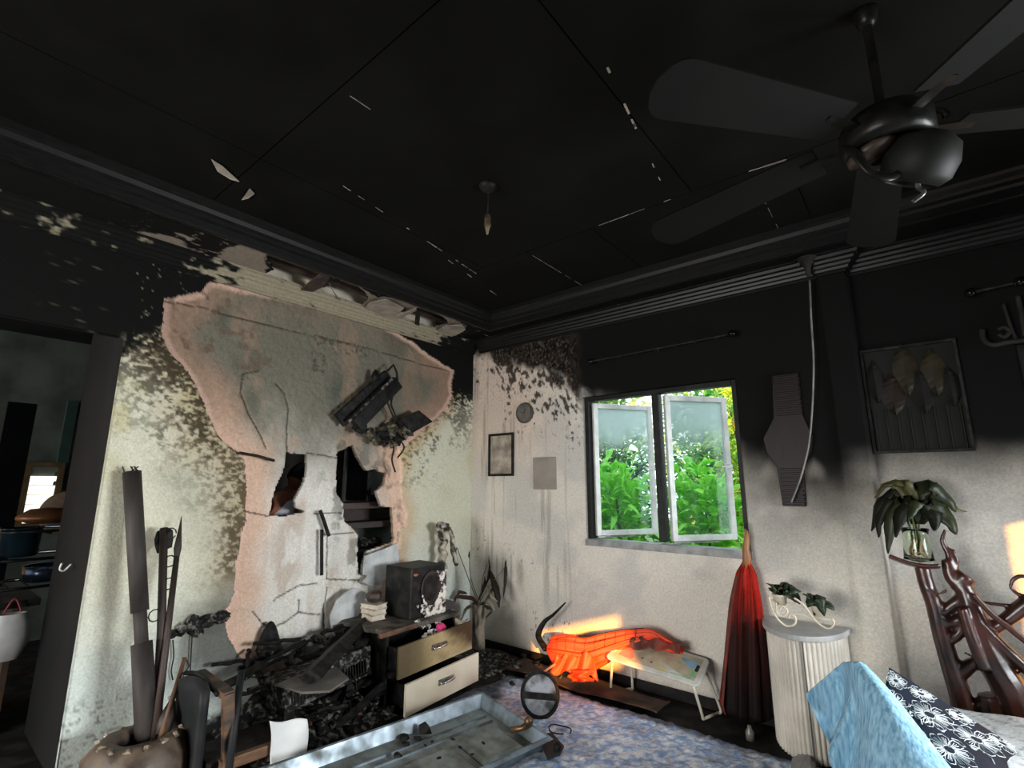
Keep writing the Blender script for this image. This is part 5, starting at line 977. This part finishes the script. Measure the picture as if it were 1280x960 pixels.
# --- clay jar with poles
JC = Vector((.40, -2.66, 0)); M_JAR = mat('crusted clay jar', (104, 88, 72), (58, 48, 42), 9, .7, bump=.8, rough2=.35)
jr = thing('clay_jar', 'squat crusted brown clay jar full of poles beside the kitchen opening', 'jar', JC)
prof = [(.0, 0), (.15, 0), (.20, .05), (.225, .13), (.215, .20), (.18, .245), (.165, .262), (.150, .268), (.105, .262), (.095, .24), (.10, .16), (.0, .12)]
b = MB().lathe(prof, JC, 36)
for k, p_ in enumerate(b.v): r = .012*(f1(p_.x*14, p_.y*14+p_.z*10, 4)-.5)*2; d_ = Vector((p_.x-JC.x, p_.y-JC.y, .3)).normalized(); b.v[k] = p_+d_*r
b.build('jar_body', M_JAR, jr, smooth=True)
for i in range(14):
    a = i*.45+.3; MB().lump((JC.x+.16*math.cos(a), JC.y+.16*math.sin(a), .262), (.022, .018, .012), i, 1, 1).build('crust_lump', mat('shiny crust', (150, 136, 116), (70, 58, 50), 30, .3, contrast=(.45, .6)), jr)
M_POLE = mat('charred bamboo', (44, 40, 38), (68, 62, 58), 10, .6, stretch=(1, 1, .2), bump=.3); M_POLE2 = mat('dark stick wood', (62, 48, 42), (38, 30, 27), 10, .6, stretch=(1, 1, .2))
a, e = W(187, 922, x=.36), W(165, 590, x=.085); o = thing('thick_pole', 'thick charred bamboo pole with a slimmer middle, standing in the clay jar', 'pole', a)
a = a+Vector((0, 0, -.06))
for t0, t1, r0, r1, nm in ((0, .36, .050, .046, 'lower_sleeve'), (.33, .50, .030, .030, 'slim_middle'), (.47, 1, .040, .043, 'upper_tube')): MB().tube([a.lerp(e, t0), a.lerp(e, (t0+t1)/2), a.lerp(e, t1)], [r0, (r0+r1)/2, r1], 22).build(nm, M_POLE, o, smooth=True)
b = MB(); rr = random.Random(2)
for k in range(6): q_ = e+Vector((rr.uniform(-.03, .03), rr.uniform(-.03, .03), 0)); b.tube([q_, q_+Vector((rr.uniform(-.03, .03), rr.uniform(-.03, .03), .03))], .003, 4)
b.build('splinters', M_CHAR, o)
a, e = W(196, 924, x=.38), W(205, 660, x=.11); o = thing('bent_pole', 'thin dark stick wound with wire rings between the bamboo pole and the spear', 'pole', a); a = a+Vector((0, 0, -.05))
MB().tube([a, a.lerp(e, .5)+Vector((0, .006, 0)), e], [.024, .020, .020], 10).build('shaft', M_POLE2, o, smooth=True)
for t, s_ in ((.97, 1), (.72, 1), (.58, -1), (.83, 1)): q_ = a.lerp(e, t); MB().tube([q_+Vector((.01, .03*s_+.028*math.cos(k*.65), .03*math.sin(k*.65))) for k in range(10)], .0035, 5).build('wire_ring', M_WIRE, o, smooth=True)
MB().lump(e+Vector((0, .01, -.06)), (.03, .035, .06), 5).build('knot', M_CHAR, o)
a, e = W(193, 926, x=.42), W(227, 645, x=.10); o = thing('spear', 'long dark spear with a pointed blade standing in the clay jar', 'spear', a); a = a+Vector((0, 0, -.05))
MB().tube([a, a.lerp(e, .8)], [.019, .014], 10).build('shaft', M_POLE2, o, smooth=True); MB().tube([a.lerp(e, .79), a.lerp(e, .84), a.lerp(e, 1)], [.013, .020, .001], 8, flat=.4).build('blade', M_POLE, o, smooth=True)
a, e = W(200, 920, x=.46), W(231, 822, x=.30); o = thing('wooden_paddle', 'short brown wooden paddle standing lowest in the clay jar', 'paddle', a); a = a+Vector((0, 0, -.04))
MB().tube([a, e], [.016, .010], 8).build('shaft', M_BROWNCH, o, smooth=True); MB().tube([a.lerp(e, .12), a.lerp(e, .3), a.lerp(e, .5)], [.03, .04, .012], 10, flat=.3).build('paddle_blade', M_POLE2, o, smooth=True)
# --- burnt armchair
ac = thing('burnt_armchair', 'burnt armchair with black padded side and scorched wooden arm beside the clay jar', 'armchair', (.52, -2.36, 0))
M_PAD = mat('soot black upholstery', (26, 27, 28), (44, 44, 44), 4, .55)
T0, T1 = W(252, 846, x=.38), W(292, 884, x=.72); T1.z = T0.z-.0; 
MB().surf(lambda u, v: Vector((.36+.30*u, -2.50+.02*math.sin(u*3), .02+(.44+.03*math.sin(u*3.1))*v)), 14, 8).build('side_panel', M_PAD, ac, smooth=True, solid=.04)
MB().tube(catm([(.34, -2.485, .47), (.44, -2.47, .49), (.55, -2.46, .485), (.68, -2.45, .44)]), .010, 8).build('piping', M_CHAR, ac, smooth=True)
MB().bar((.40, -2.44, .475), (.71, -2.41, .435), .06, .03).build('arm_rest', M_BROWNCH, ac, bevel=.005); MB().bar((.70, -2.41, .44), (.71, -2.38, .10), .05, .04).build('front_post', M_BROWNCH, ac, bevel=.005)
MB().bx((.45, -2.46, .10), (.70, -2.02, .15)).build('seat_frame', M_CHAR, ac, bevel=.006); MB().bar((.70, -2.42, .13), (.74, -2.0, .13), .04, .05).build('front_rail', M_BROWNCH, ac, bevel=.005)
for x, y in ((.47, -2.44), (.47, -2.04), (.70, -2.04)): MB().bx((x-.02, y-.02, 0), (x+.02, y+.02, .10)).build('leg', M_CHAR, ac)
a, e = W(286, 962, x=.80), W(302, 838, x=.62); MB().tube([a, e], .017, 8).build('black_rod', M_PAD, smooth=True, label='slim black rod leaning upright on the burnt armchair', cat='rod')
o = MB().surf(lambda u, v: W(339+45*u+(3*v-2)*(1-u)+1.5*math.sin(v*7), 901+2*math.sin(u*6)-1.5*u+75*v, x=.78-.02*math.sin(u*4+v*3)), 16, 18).build('white_sheet', mat('creased white sheet', (224, 226, 224), (204, 206, 204), 5, .7), smooth=True, solid=.004, label='white sheet of board standing upright before the charred debris', cat='sheet')
# --- fallen air conditioner body with grille, and charred timber
fa = thing('fallen_air_conditioner', 'charred fallen air conditioner body with vent slots lying in the debris', 'air conditioner', (.36, -1.85, 0))
RM = Euler((R(4), R(-6), R(3))).to_matrix(); fc_ = Vector((.35, -1.72, .255))
MB().box(fc_, (.26, .62, .18), RM, jit=.012, rnd=random.Random(5)).build('casing', M_CHARG, fa, bevel=.02)
for k in range(26): MB().box(fc_+RM @ Vector((.135, -.26+.0205*k, -.015)), (.012, .008, .07), RM).build('vent_slat', M_CHAR, fa)
MB().box(fc_+RM @ Vector((.132, .0, .035)), (.02, .58, .014), RM).build('vent_frame', M_CHARG, fa); MB().box(fc_+RM @ Vector((.132, .0, -.065)), (.02, .58, .014), RM).build('vent_frame', M_CHARG, fa)
for x, y in ((.28, -1.95), (.42, -1.5), (.28, -1.5), (.42, -1.95)): MB().bx((x-.03, y-.03, 0), (x+.03, y+.03, .17)).build('support', M_CHAR, fa)
MB().prism([W(*q_, z=.352) for q_ in ((345, 858), (372, 846), (420, 836), (436, 850), (412, 866), (378, 868))], (0, 0, .012)).build('grey_board', mat('ash grey board', (104, 100, 92), (78, 74, 68), 7, .8, bump=.2), bevel=.002, label='flat ash-grey board lying on the fallen air conditioner', cat='board')
LB = 'charred timber lath lying across the debris by the left wall'; rr = random.Random(9)
def timber(a, e, wd, ht, lab=None, m=None, nm='charred_timber', grp=None):
    a, e = Vector(a), Vector(e); b = MB(); n = 7; q_ = [a.lerp(e, i/(n-1))+Vector((rr.uniform(-.008, .008), rr.uniform(-.008, .008), rr.uniform(-.008, .008))) for i in range(n)]
    b.tube(q_, [wd*.5*rr.uniform(.85, 1.12) for _ in range(n)], 4, flat=ht/wd); b.build(nm, m or M_CHAR, label=lab or LB, cat='timber', group=grp if lab else 'charred laths in the debris')
timber(W(388, 846, z=.40), W(472, 762, x=.07), .13, .07, 'long broad charred beam leaning from the fallen air conditioner to the wall below the slab', None)
timber((.50, -1.62, .10), (.30, -1.34, .47), .09, .06, 'charred beam propped steeply against the end of the dresser')
timber((.60, -1.75, .04), (.62, -1.42, .18), .07, .05, 'short charred beam on the floor in front of the dresser end')
timber((.30, -2.30, .34), (.12, -1.70, .40), .07, .05, 'charred beam lying along the wall on top of the fallen air conditioner')
for i in range(52):
    y = rr.uniform(-2.15, -1.40); x = rr.uniform(.08, .60); z = .05+.36*max(0, 1-abs(x-.15)/.42)+rr.uniform(-.03, .07); an = rr.uniform(0, 3.14); l = rr.uniform(.10, .34); d_ = Vector((math.cos(an)*.6, math.sin(an), rr.uniform(-.15, .25)))*l/2; timber(Vector((x, y, z))-d_, Vector((x, y, z))+d_, rr.uniform(.018, .05), rr.uniform(.012, .03), m=rr.choice([M_CHAR, M_CHARG, M_CHAR]), nm='charred_lath')
def deb(u, v):
    x = .02+.68*u; y = -2.2+.85*v; e_ = min(u*3, v*6, (1-v)*6, (1-u)*4, 1); return (x, y, .005+e_*(.06+.30*(1-u)**1.7*(.65+.35*math.sin(v*3)))*(.65+.7*f1(x*9, y*9, 25)))
sheet(np.linspace(0, 1, 60), np.linspace(0, 1, 70), deb, 'debris_bed', M_CHARG, kind='stuff', label='bed of black ash and burnt scraps under the charred timber by the left wall', cat='debris')
M_BIT = [M_CHARG, M_CHAR, mat('pale ash bit', (150, 146, 136), (84, 80, 74), 20, .8), mat('rust bit', (130, 84, 56), (60, 44, 36), 20, .7)]
for i in range(90):
    v = rr.uniform(.04, .96); u = rr.uniform(.05, .95); p_ = Vector(deb(u, v)); r = rr.uniform(.012, .045); MB().lump(p_+Vector((0, 0, r*.3)), (r, r*rr.uniform(.7, 1.3), r*rr.uniform(.5, .9)), i+200, 1, 1, .45).build('burnt_fragment', M_BIT[0 if i % 5 else 2] if i % 2 else M_BIT[1 if i % 7 else 3], label='burnt fragment lying in the black debris by the left wall', cat='debris', group='burnt fragments in the debris')
for L in ([(383, 845), (390, 856), (408, 868)], [(384, 846), (398, 848), (422, 858)], [(440, 840), (446, 860), (444, 900)], [(484, 806), (487, 840), (484, 880)], [(386, 845), (372, 858), (360, 868)]): MB().tube(catm([W(*q_, x=.50) for q_ in L]), .005, 5).build('burnt_cable', M_WIRE if L[0][0] != 484 else mat('rusty cable', (120, 80, 56), (60, 44, 36), 12, .6), label='thin burnt cable trailing over the charred debris', cat='cable', group='cables in the debris')
MB().surf(lambda u, v: Vector((.03+.10*v, -1.98+.16*u, .40+.16*math.sin(u*3.1)*(1-v)-.06*v)), 12, 8).build('charred_rag', M_CHAR, smooth=True, solid=.006, label='black charred rag hanging at the foot of the bare plaster', cat='rag')
# --- twisted candle stand and wilting vase in the corner
cs = thing('candle_stand', 'tall burnt candle stand with melted black and white wax behind the loudspeaker', 'candle stand', (.15, -.50, 0))
MB().lathe([(0, 0), (.10, 0), (.10, .015), (.03, .03), (.016, .06), (.016, .72), (.03, .75), (.0, .75)], (.15, -.50, 0), 14).build('stand_pole', M_CHAR, cs, smooth=True)
M_WAX = mat('sooty wax', (176, 166, 148), (44, 38, 34), 16, .35, bump=.7, contrast=(.42, .56))
MB().surf(lambda a, t: Vector((.15, -.50, .72))+Vector((math.cos(a*6.283)*(.034+.012*math.sin(t*20+a*6.28)), math.sin(a*6.283)*(.034+.012*math.sin(t*20+a*6.28)), .34*t)), 16, 30, True).build('twisted_wax', M_WAX, cs, smooth=True)
MB().lump((.14, -.51, 1.07), (.055, .06, .04), 8, 1, 2, .3).build('melted_cap', M_WAX, cs, smooth=True)
MB().tube(catm([(.17, -.46, 1.06), (.19, -.43, .98), (.185, -.42, .90), (.20, -.40, .80), (.21, -.39, .74)]), [.02, .022, .02, .024, .02, .018, .02, .022, .02, .026, .02, .02, .02, .024, .026, .026, .022, .02, .024, .026, .024, .02, .02, .018, .012], 8).build('wax_drip', M_WAX, cs, smooth=True)
vc_ = Vector((.32, -.22, 0)); vs_ = thing('textured_vase', 'slim rough grey vase with withered stalks in the corner beside the drawers', 'vase', vc_)
MB().lathe([(0, 0), (.05, 0), (.056, .05), (.052, .2), (.058, .36), (.066, .42), (.058, .42), (.048, .36), (0, .34)], vc_, 26, None, 9, .05).build('vase_body', mat('rough grey bark vase', (150, 140, 122), (62, 56, 48), 26, .8, bump=.9, stretch=(1, 1, .3), contrast=(.4, .6)), vs_, smooth=True)
wv = thing('withered_plant', 'withered brown and grey-green plant with folded leaves in the slim corner vase', 'plant', vc_+Vector((0, 0, .42)))
SG = leafmat('withered stalk', (150, 156, 120), (110, 112, 84)); VL = [leafmat('withered brown leaf', (104, 70, 60), (60, 42, 38)), leafmat('withered green leaf', (110, 116, 84), (66, 72, 50)), leafmat('charred leaf', (56, 50, 42), (32, 29, 25)), leafmat('pale dried leaf', (196, 190, 170), (160, 152, 132))]
for L in ([(597, 752), (590, 735), (571, 684)], [(598, 750), (588, 720), (587, 690)], [(600, 752), (610, 735), (632, 708)], [(600, 750), (604, 720), (612, 700)]): MB().tube(catm([W(*q_, y=-.22) for q_ in L], 5), .004, 6).build('stalk', SG, wv, smooth=True)
for L, wd, k in (([(571, 684), (569, 688), (570, 694)], .02, 2), ([(587, 688), (586, 694), (587, 698)], .016, 2), ([(597, 752), (602, 735), (606, 720)], .06, 0), ([(606, 735), (610, 715), (611, 695)], .05, 2), ([(612, 712), (620, 735), (624, 760)], .06, 2), ([(632, 700), (631, 722), (629, 748)], .035, 2), ([(597, 754), (588, 745), (570, 744), (567, 756)], .07, 0), ([(584, 742), (574, 738), (568, 750)], .06, 0), ([(600, 755), (611, 748), (618, 764)], .05, 3), ([(596, 756), (583, 758), (574, 778)], .07, 3), ([(604, 756), (614, 760), (606, 774)], .05, 1), ([(600, 760), (612, 740), (614, 735)], .05, 1), ([(608, 730), (614, 742), (622, 752)], .04, 3)):
    wleaf(MB(), [W(q_[0], q_[1], y=-.22-.02*i) for i, q_ in enumerate(L)], wd, .6, 10).build('leaf', VL[k], wv, smooth=True, solid=.0012)
# ------------------------------------------------------------ person behind the smaller hole
pe = thing('person', 'person in a white printed t-shirt seen through the smaller hole in the wall, head bent', 'person', (-.33, -1.77, 0))
M_SKIN = mat('brown skin', (150, 92, 62), (132, 78, 52), 6, .5); M_HAIR = mat('black hair', (16, 13, 12), (28, 22, 20), 30, .5); M_TEE = mat('white t-shirt', (206, 208, 216), (186, 188, 198), 5, .8); M_JEAN = mat('dark trousers', (38, 42, 56), (28, 30, 42), 9, .8)
def skin(name, verts, edges, m, root=0, sub=2):
    me = bpy.data.meshes.new(name); off = OFF[pe.name]; me.from_pydata([Vector(v[:3])-off for v in verts], edges, []); o = bpy.data.objects.new(name, me); COL.objects.link(o); o.parent = pe; OFF[o.name] = off
    md = o.modifiers.new('skin', 'SKIN'); md.use_smooth_shade = True; me.skin_vertices or None
    for i, v in enumerate(verts): sv = me.skin_vertices[0].data[i]; sv.radius = (v[3], v[4] if len(v) > 4 else v[3]); sv.use_root = (i == root)
    q = o.modifiers.new('sub', 'SUBSURF'); q.levels = q.render_levels = sub; me.materials.append(m); return o
bx_, by_ = -.33, -1.77
body_v = [(bx_, by_, .92, .13, .10), (bx_, by_+.01, 1.10, .13, .10), (bx_, by_+.03, 1.28, .15, .11), (bx_, by_+.06, 1.40, .11, .09), (bx_+.0, by_+.10, 1.47, .055), (bx_+.01, by_+.13, 1.53, .055),
  (bx_+.05, by_-.15, 1.37, .062), (bx_+.10, by_-.22, 1.20, .05), (bx_+.14, by_-.14, 1.02, .042), (bx_+.15, by_-.06, .96, .035), (bx_-.06, by_+.22, 1.34, .062), (bx_-.04, by_+.30, 1.12, .048), (bx_+.06, by_+.28, .98, .04), (bx_+.12, by_+.24, .97, .034),
  (bx_, by_-.10, .86, .095), (bx_+.02, by_-.11, .48, .07), (bx_, by_-.11, .10, .05), (bx_+.09, by_-.11, .04, .042), (bx_, by_+.10, .86, .095), (bx_+.02, by_+.11, .48, .07), (bx_, by_+.11, .10, .05), (bx_+.09, by_+.11, .04, .042)]
skin('body', body_v, [(0, 1), (1, 2), (2, 3), (3, 4), (4, 5), (3, 6), (6, 7), (7, 8), (8, 9), (3, 10), (10, 11), (11, 12), (12, 13), (0, 14), (14, 15), (15, 16), (16, 17), (0, 18), (18, 19), (19, 20), (20, 21)], M_SKIN)
skin('t_shirt', [(bx_, by_, .90, .145, .115), (bx_, by_+.01, 1.10, .145, .115), (bx_, by_+.03, 1.28, .165, .125), (bx_, by_+.06, 1.41, .115, .10), (bx_-.06, by_+.22, 1.34, .078), (bx_-.05, by_+.26, 1.24, .074)], [(0, 1), (1, 2), (2, 3), (3, 4), (4, 5)], M_TEE)
skin('trousers', [(bx_, by_, .92, .15, .115), (bx_, by_-.10, .84, .105), (bx_+.02, by_-.11, .48, .085), (bx_, by_-.11, .10, .07), (bx_, by_+.10, .84, .105), (bx_+.02, by_+.11, .48, .085), (bx_, by_+.11, .10, .07)], [(0, 1), (1, 2), (2, 3), (0, 4), (4, 5), (5, 6)], M_JEAN)
hc = Vector((bx_+.04, by_+.16, 1.60)); HM = Euler((R(-24), R(14), R(28))).to_matrix()
def headf(u, v):
    a = u*2*math.pi; th = v*math.pi; x = math.sin(th)*math.cos(a); y = math.sin(th)*math.sin(a); z = -math.cos(th); p = Vector((x*.078, y*.098, z*.118))
    if z < -.2: p.y += .012*(-z-.2); p.x *= 1-.28*(-z-.2); 
    f = max(0, y)
    p.y += f**8*(.030*math.exp(-((z+.12)/.16)**2-(x/.16)**2)+.010*math.exp(-((z+.48)/.10)**2-(x/.3)**2)-.008*math.exp(-((z+.30)/.06)**2-(x/.4)**2))-.010*f**3*(math.exp(-((z-.10)/.12)**2-((abs(x)-.36)/.16)**2))+.012*f**4*math.exp(-((z+.85)/.18)**2)
    return hc+HM @ p
MB().surf(headf, 40, 30, True).build('head', M_SKIN, pe, smooth=True)
b = MB()
for s_ in (-1, 1): b.lathe([(0, -.010), (.010, -.006), (.012, 0), (.010, .006), (0, .010)], hc+HM @ Vector((s_*.030, .083, .012)), 10)
b.build('eyes', mat('eye white', (220, 214, 206), (200, 190, 180), 9, .3), pe, smooth=True)
for s_ in (-1, 1): MB().lathe([(0, 0), (.020, .002), (.030, .010), (.024, .016), (0, .012)], hc+HM @ Vector((s_*.078, -.005, -.005)), 12, HM @ Matrix.Rotation(R(90*s_), 3, 'Y') @ Matrix.Diagonal((1.2, .7, 1))).build('ear', M_SKIN, pe, smooth=True)
def hairf(u, v):
    p = hc+(headf(u, .40+.60*v)-hc)*1.10; q_ = HM.transposed() @ (p-hc)
    if q_.y > .035 and q_.z < .06: p = hc+(p-hc)*.86
    return p
MB().surf(hairf, 40, 18, True).build('hair', M_HAIR, pe, smooth=True)
for k, (hx, hy, hz, s_) in enumerate(((bx_+.15, by_-.06, .96, 1), (bx_+.12, by_+.24, .97, -1))):
    for j in range(5):
        if j < 4: q_ = [(hx, hy, hz), (hx+.04, hy+s_*(.02+.018*(j-1.5)), hz-.01), (hx+.075-.004*abs(j-1.2), hy+s_*(.022+.022*(j-1.5)), hz-.03), (hx+.085, hy+s_*(.022+.022*(j-1.5)), hz-.06+.004*j)]
        else: q_ = [(hx, hy, hz), (hx+.015, hy-s_*.035, hz-.005), (hx+.035, hy-s_*.05, hz-.025)]
        MB().tube(catm(q_, 4), .0095, 8).build('finger', M_SKIN, pe, smooth=True)
MB().surf(lambda u, v: Vector((bx_+.128-.02*(2*u-1)**2, by_-.02+.12*u, 1.16+.14*v)), 6, 6).build('shirt_print', mat('navy print', (40, 44, 84), (160, 60, 60), 22, .8, contrast=(.45, .55)), pe, solid=.003)
pe.scale = (1, 1, .93)
# ------------------------------------------------------------ kitchen seen through the opening
lv = thing('louvre_window', 'small bright louvred window in a wooden frame on the far kitchen wall', 'window', (-3.2, -2.7, 1.1))
q_ = [W(*p_, x=-3.17) for p_ in ((40, 583), (72, 588), (64, 653), (38, 653))]; y0, y1, z0, z1 = q_[0].y, q_[1].y, q_[2].z, q_[0].z
b = MB(); b.bx((-3.2, y0-.05, z0-.04), (-3.15, y0, z1+.04)); b.bx((-3.2, y1, z0-.04), (-3.15, y1+.05, z1+.04)); b.bx((-3.2, y0, z1), (-3.15, y1, z1+.04)); b.bx((-3.2, y0, z0-.04), (-3.15, y1, z0)); b.build('window_frame', mat('light wood frame', (130, 104, 66), (100, 78, 48), 9, .6), lv)
ml, mt_, mb_ = nt('daylit louvre glass', .5); mb_.inputs['Base Color'].default_value = rgb(226, 222, 212); mb_.inputs['Emission Color'].default_value = rgb(240, 236, 226); mb_.inputs['Emission Strength'].default_value = .75
for k in range(6): z = z0+(z1-z0)*(k+.5)/6; MB().box((-3.165, (y0+y1)/2, z), (.012, y1-y0, (z1-z0)/6*.94), (0, R(14), 0)).build('louvre_slat', ml if k < 5 else M_KIT2, lv)
def kbox(a, c_, xf, d, nm, m, lab, cat, bev=.005, z0=None):
    p, q = W(*a, x=xf), W(*c_, x=xf); r = W(c_[0], a[1], x=xf); mid = (a[1]+c_[1])/2; ya, yb = W(a[0], mid, x=xf).y, W(c_[0], mid, x=xf).y; return MB().bx((xf-d, ya, z0 if z0 is not None else q.z), (xf, yb, p.z)).build(nm, m, label=lab, cat=cat, bevel=bev)
kbox((75, 500), (90, 612), -3.16, .04, 'green_cupboard', mat('dim green paint', (58, 84, 70), (44, 66, 56), 6, .8), 'tall narrow dull green kitchen cupboard beside the louvred window', 'cupboard')
kbox((-8, 500), (31, 680), -2.0, .05, 'dark_door', mat('sooty door', (15, 15, 15), (24, 24, 23), 5, .6), 'soot-black open door leaf in the kitchen opening', 'door', z0=0)
kt = W(60, 760, x=-1.0); kc = thing('kitchen_counter', 'dark brown kitchen counter with open front behind the wall edge', 'counter', (-1.3, -2.95, 0))
MB().bx((-1.6, -3.5, .70), (-.9, -2.9, .74)).build('counter_top', M_CHAR, kc, bevel=.004); MB().bx((-1.58, -3.02, 0), (-.93, -2.99, .70)).build('side_board', mat('brown board', (78, 60, 46), (56, 44, 34), 7, .6), kc); MB().bx((-1.58, -3.45, .05), (-1.5, -3.02, .70)).build('back_board', M_KIT, kc); MB().bx((-.97, -3.5, .0), (-.93, -3.46, .70)).build('leg', M_CHAR, kc)
rk = thing('dish_rack', 'shiny metal dish rack crowded with pans on the kitchen counter', 'dish rack', (-1.2, -3.0, .74))
M_CHR = mat('shiny rack steel', (170, 176, 180), (90, 94, 98), 16, .18, .95)
for z in (.80, .97, 1.14): MB().tube([(-.98, -3.42, z), (-.98, -2.76, z), (-1.4, -2.76, z), (-1.4, -3.42, z)], .010, 8, closed=True).build('shelf_wire', M_CHR, rk, smooth=True)
for x, y in ((-.98, -3.42), (-.98, -2.76), (-1.4, -2.76), (-1.4, -3.42)): MB().tube([(x, y, .74), (x, y, 1.2)], .010, 8).build('post', M_CHR, rk)
for k in range(6): MB().tube([(-.98, -3.4+.09*k, .80), (-1.4, -3.4+.09*k, .80)], .005, 6).build('cross_wire', M_CHR, rk)
M_PAN = mat('dark teal enamel', (28, 48, 56), (18, 30, 36), 6, .2, .3)
p = W(22, 690, x=-1.1); pk = thing('enamel_pot', 'dark teal enamel pot in the kitchen dish rack', 'pot', (p.x, p.y, .99)); MB().lathe([(0, 0), (.09, 0), (.10, .02), (.105, .17), (.11, .175), (.10, .176), (.095, .02), (0, .015)], (p.x, p.y, .985), 24).build('pot_body', M_PAN, pk, smooth=True); MB().tube([(p.x+.03, p.y+.105, 1.13), (p.x+.03, p.y+.14, 1.12), (p.x-.03, p.y+.14, 1.12), (p.x-.03, p.y+.105, 1.13)], .008, 6).build('pot_handle', M_CHR, pk)
p = W(60, 700, x=-1.15); pk = thing('steel_pan', 'dark shiny steel pan on the lower shelf of the dish rack', 'pan', (p.x, p.y, .81)); MB().lathe([(0, 0), (.10, 0), (.12, .10), (.125, .10), (.11, .004), (0, .004)], (p.x, p.y, .812), 24).build('pan_body', mat('blue steel', (52, 66, 84), (34, 42, 54), 7, .25, .7), pk, smooth=True); MB().bar((p.x+.12, p.y, .90), (p.x+.25, p.y+.02, .92), .02, .012).build('pan_handle', M_CHAR, pk)
p = W(58, 655, x=-1.5); MB().lathe([(0, 0), (.10, 0), (.17, .03), (.17, .05), (.10, .10), (0, .11)], (p.x, p.y, 1.16), 24).build('copper_lid', mat('copper lid', (140, 92, 54), (110, 70, 42), 7, .4, .5), smooth=True, label='round copper-brown lid on top of the kitchen dish rack', cat='lid')
p = W(82, 640, x=-1.6); MB().lathe([(0, 0), (.16, 0), (.15, .01), (.14, .014), (0, .012)], (p.x+.02, p.y, p.z), 24, Euler((R(80), 0, R(70))).to_matrix()).build('woven_tray', mat('woven tray', (120, 92, 66), (92, 70, 50), 26, .7), smooth=True, label='round brown woven tray leaning on the kitchen partition', cat='tray')
bg_ = thing('plastic_bag', 'white plastic carrier bag hanging under the kitchen counter', 'bag', (-.88, -3.1, .35)); p = W(10, 790, x=-.9)
MB().surf(lambda a, t: Vector((-.86+math.cos(a*6.283)*.04*(.5+math.sin(t*2.6)), p.y+math.sin(a*6.283)*.09*(.5+.6*math.sin(t*2.6+.2)), .42+.26*t)), 20, 12, True).build('bag_body', mat('thin white plastic', (206, 206, 204), (176, 176, 176), 8, .4), bg_, smooth=True); MB().tube(catm([(-.87, p.y-.04, .68), (-.88, p.y, .76), (-.87, p.y+.04, .68)]), .005, 6).build('bag_handle', mat('red bag handle', (150, 40, 48), (110, 30, 36), 8, .5), bg_)
p = W(97, 706, x=-.5); hk = MB().tube(catm([(-.30, -2.895, p.z+.03), (-.30, -2.92, p.z), (-.30, -2.94, p.z+.01), (-.30, -2.935, p.z+.04)]), .006, 6).build('wall_hook', mat('white hook', (216, 216, 212), (190, 190, 186), 9, .3), label='small white hook on the dark partition beside the opening', cat='hook', smooth=True)
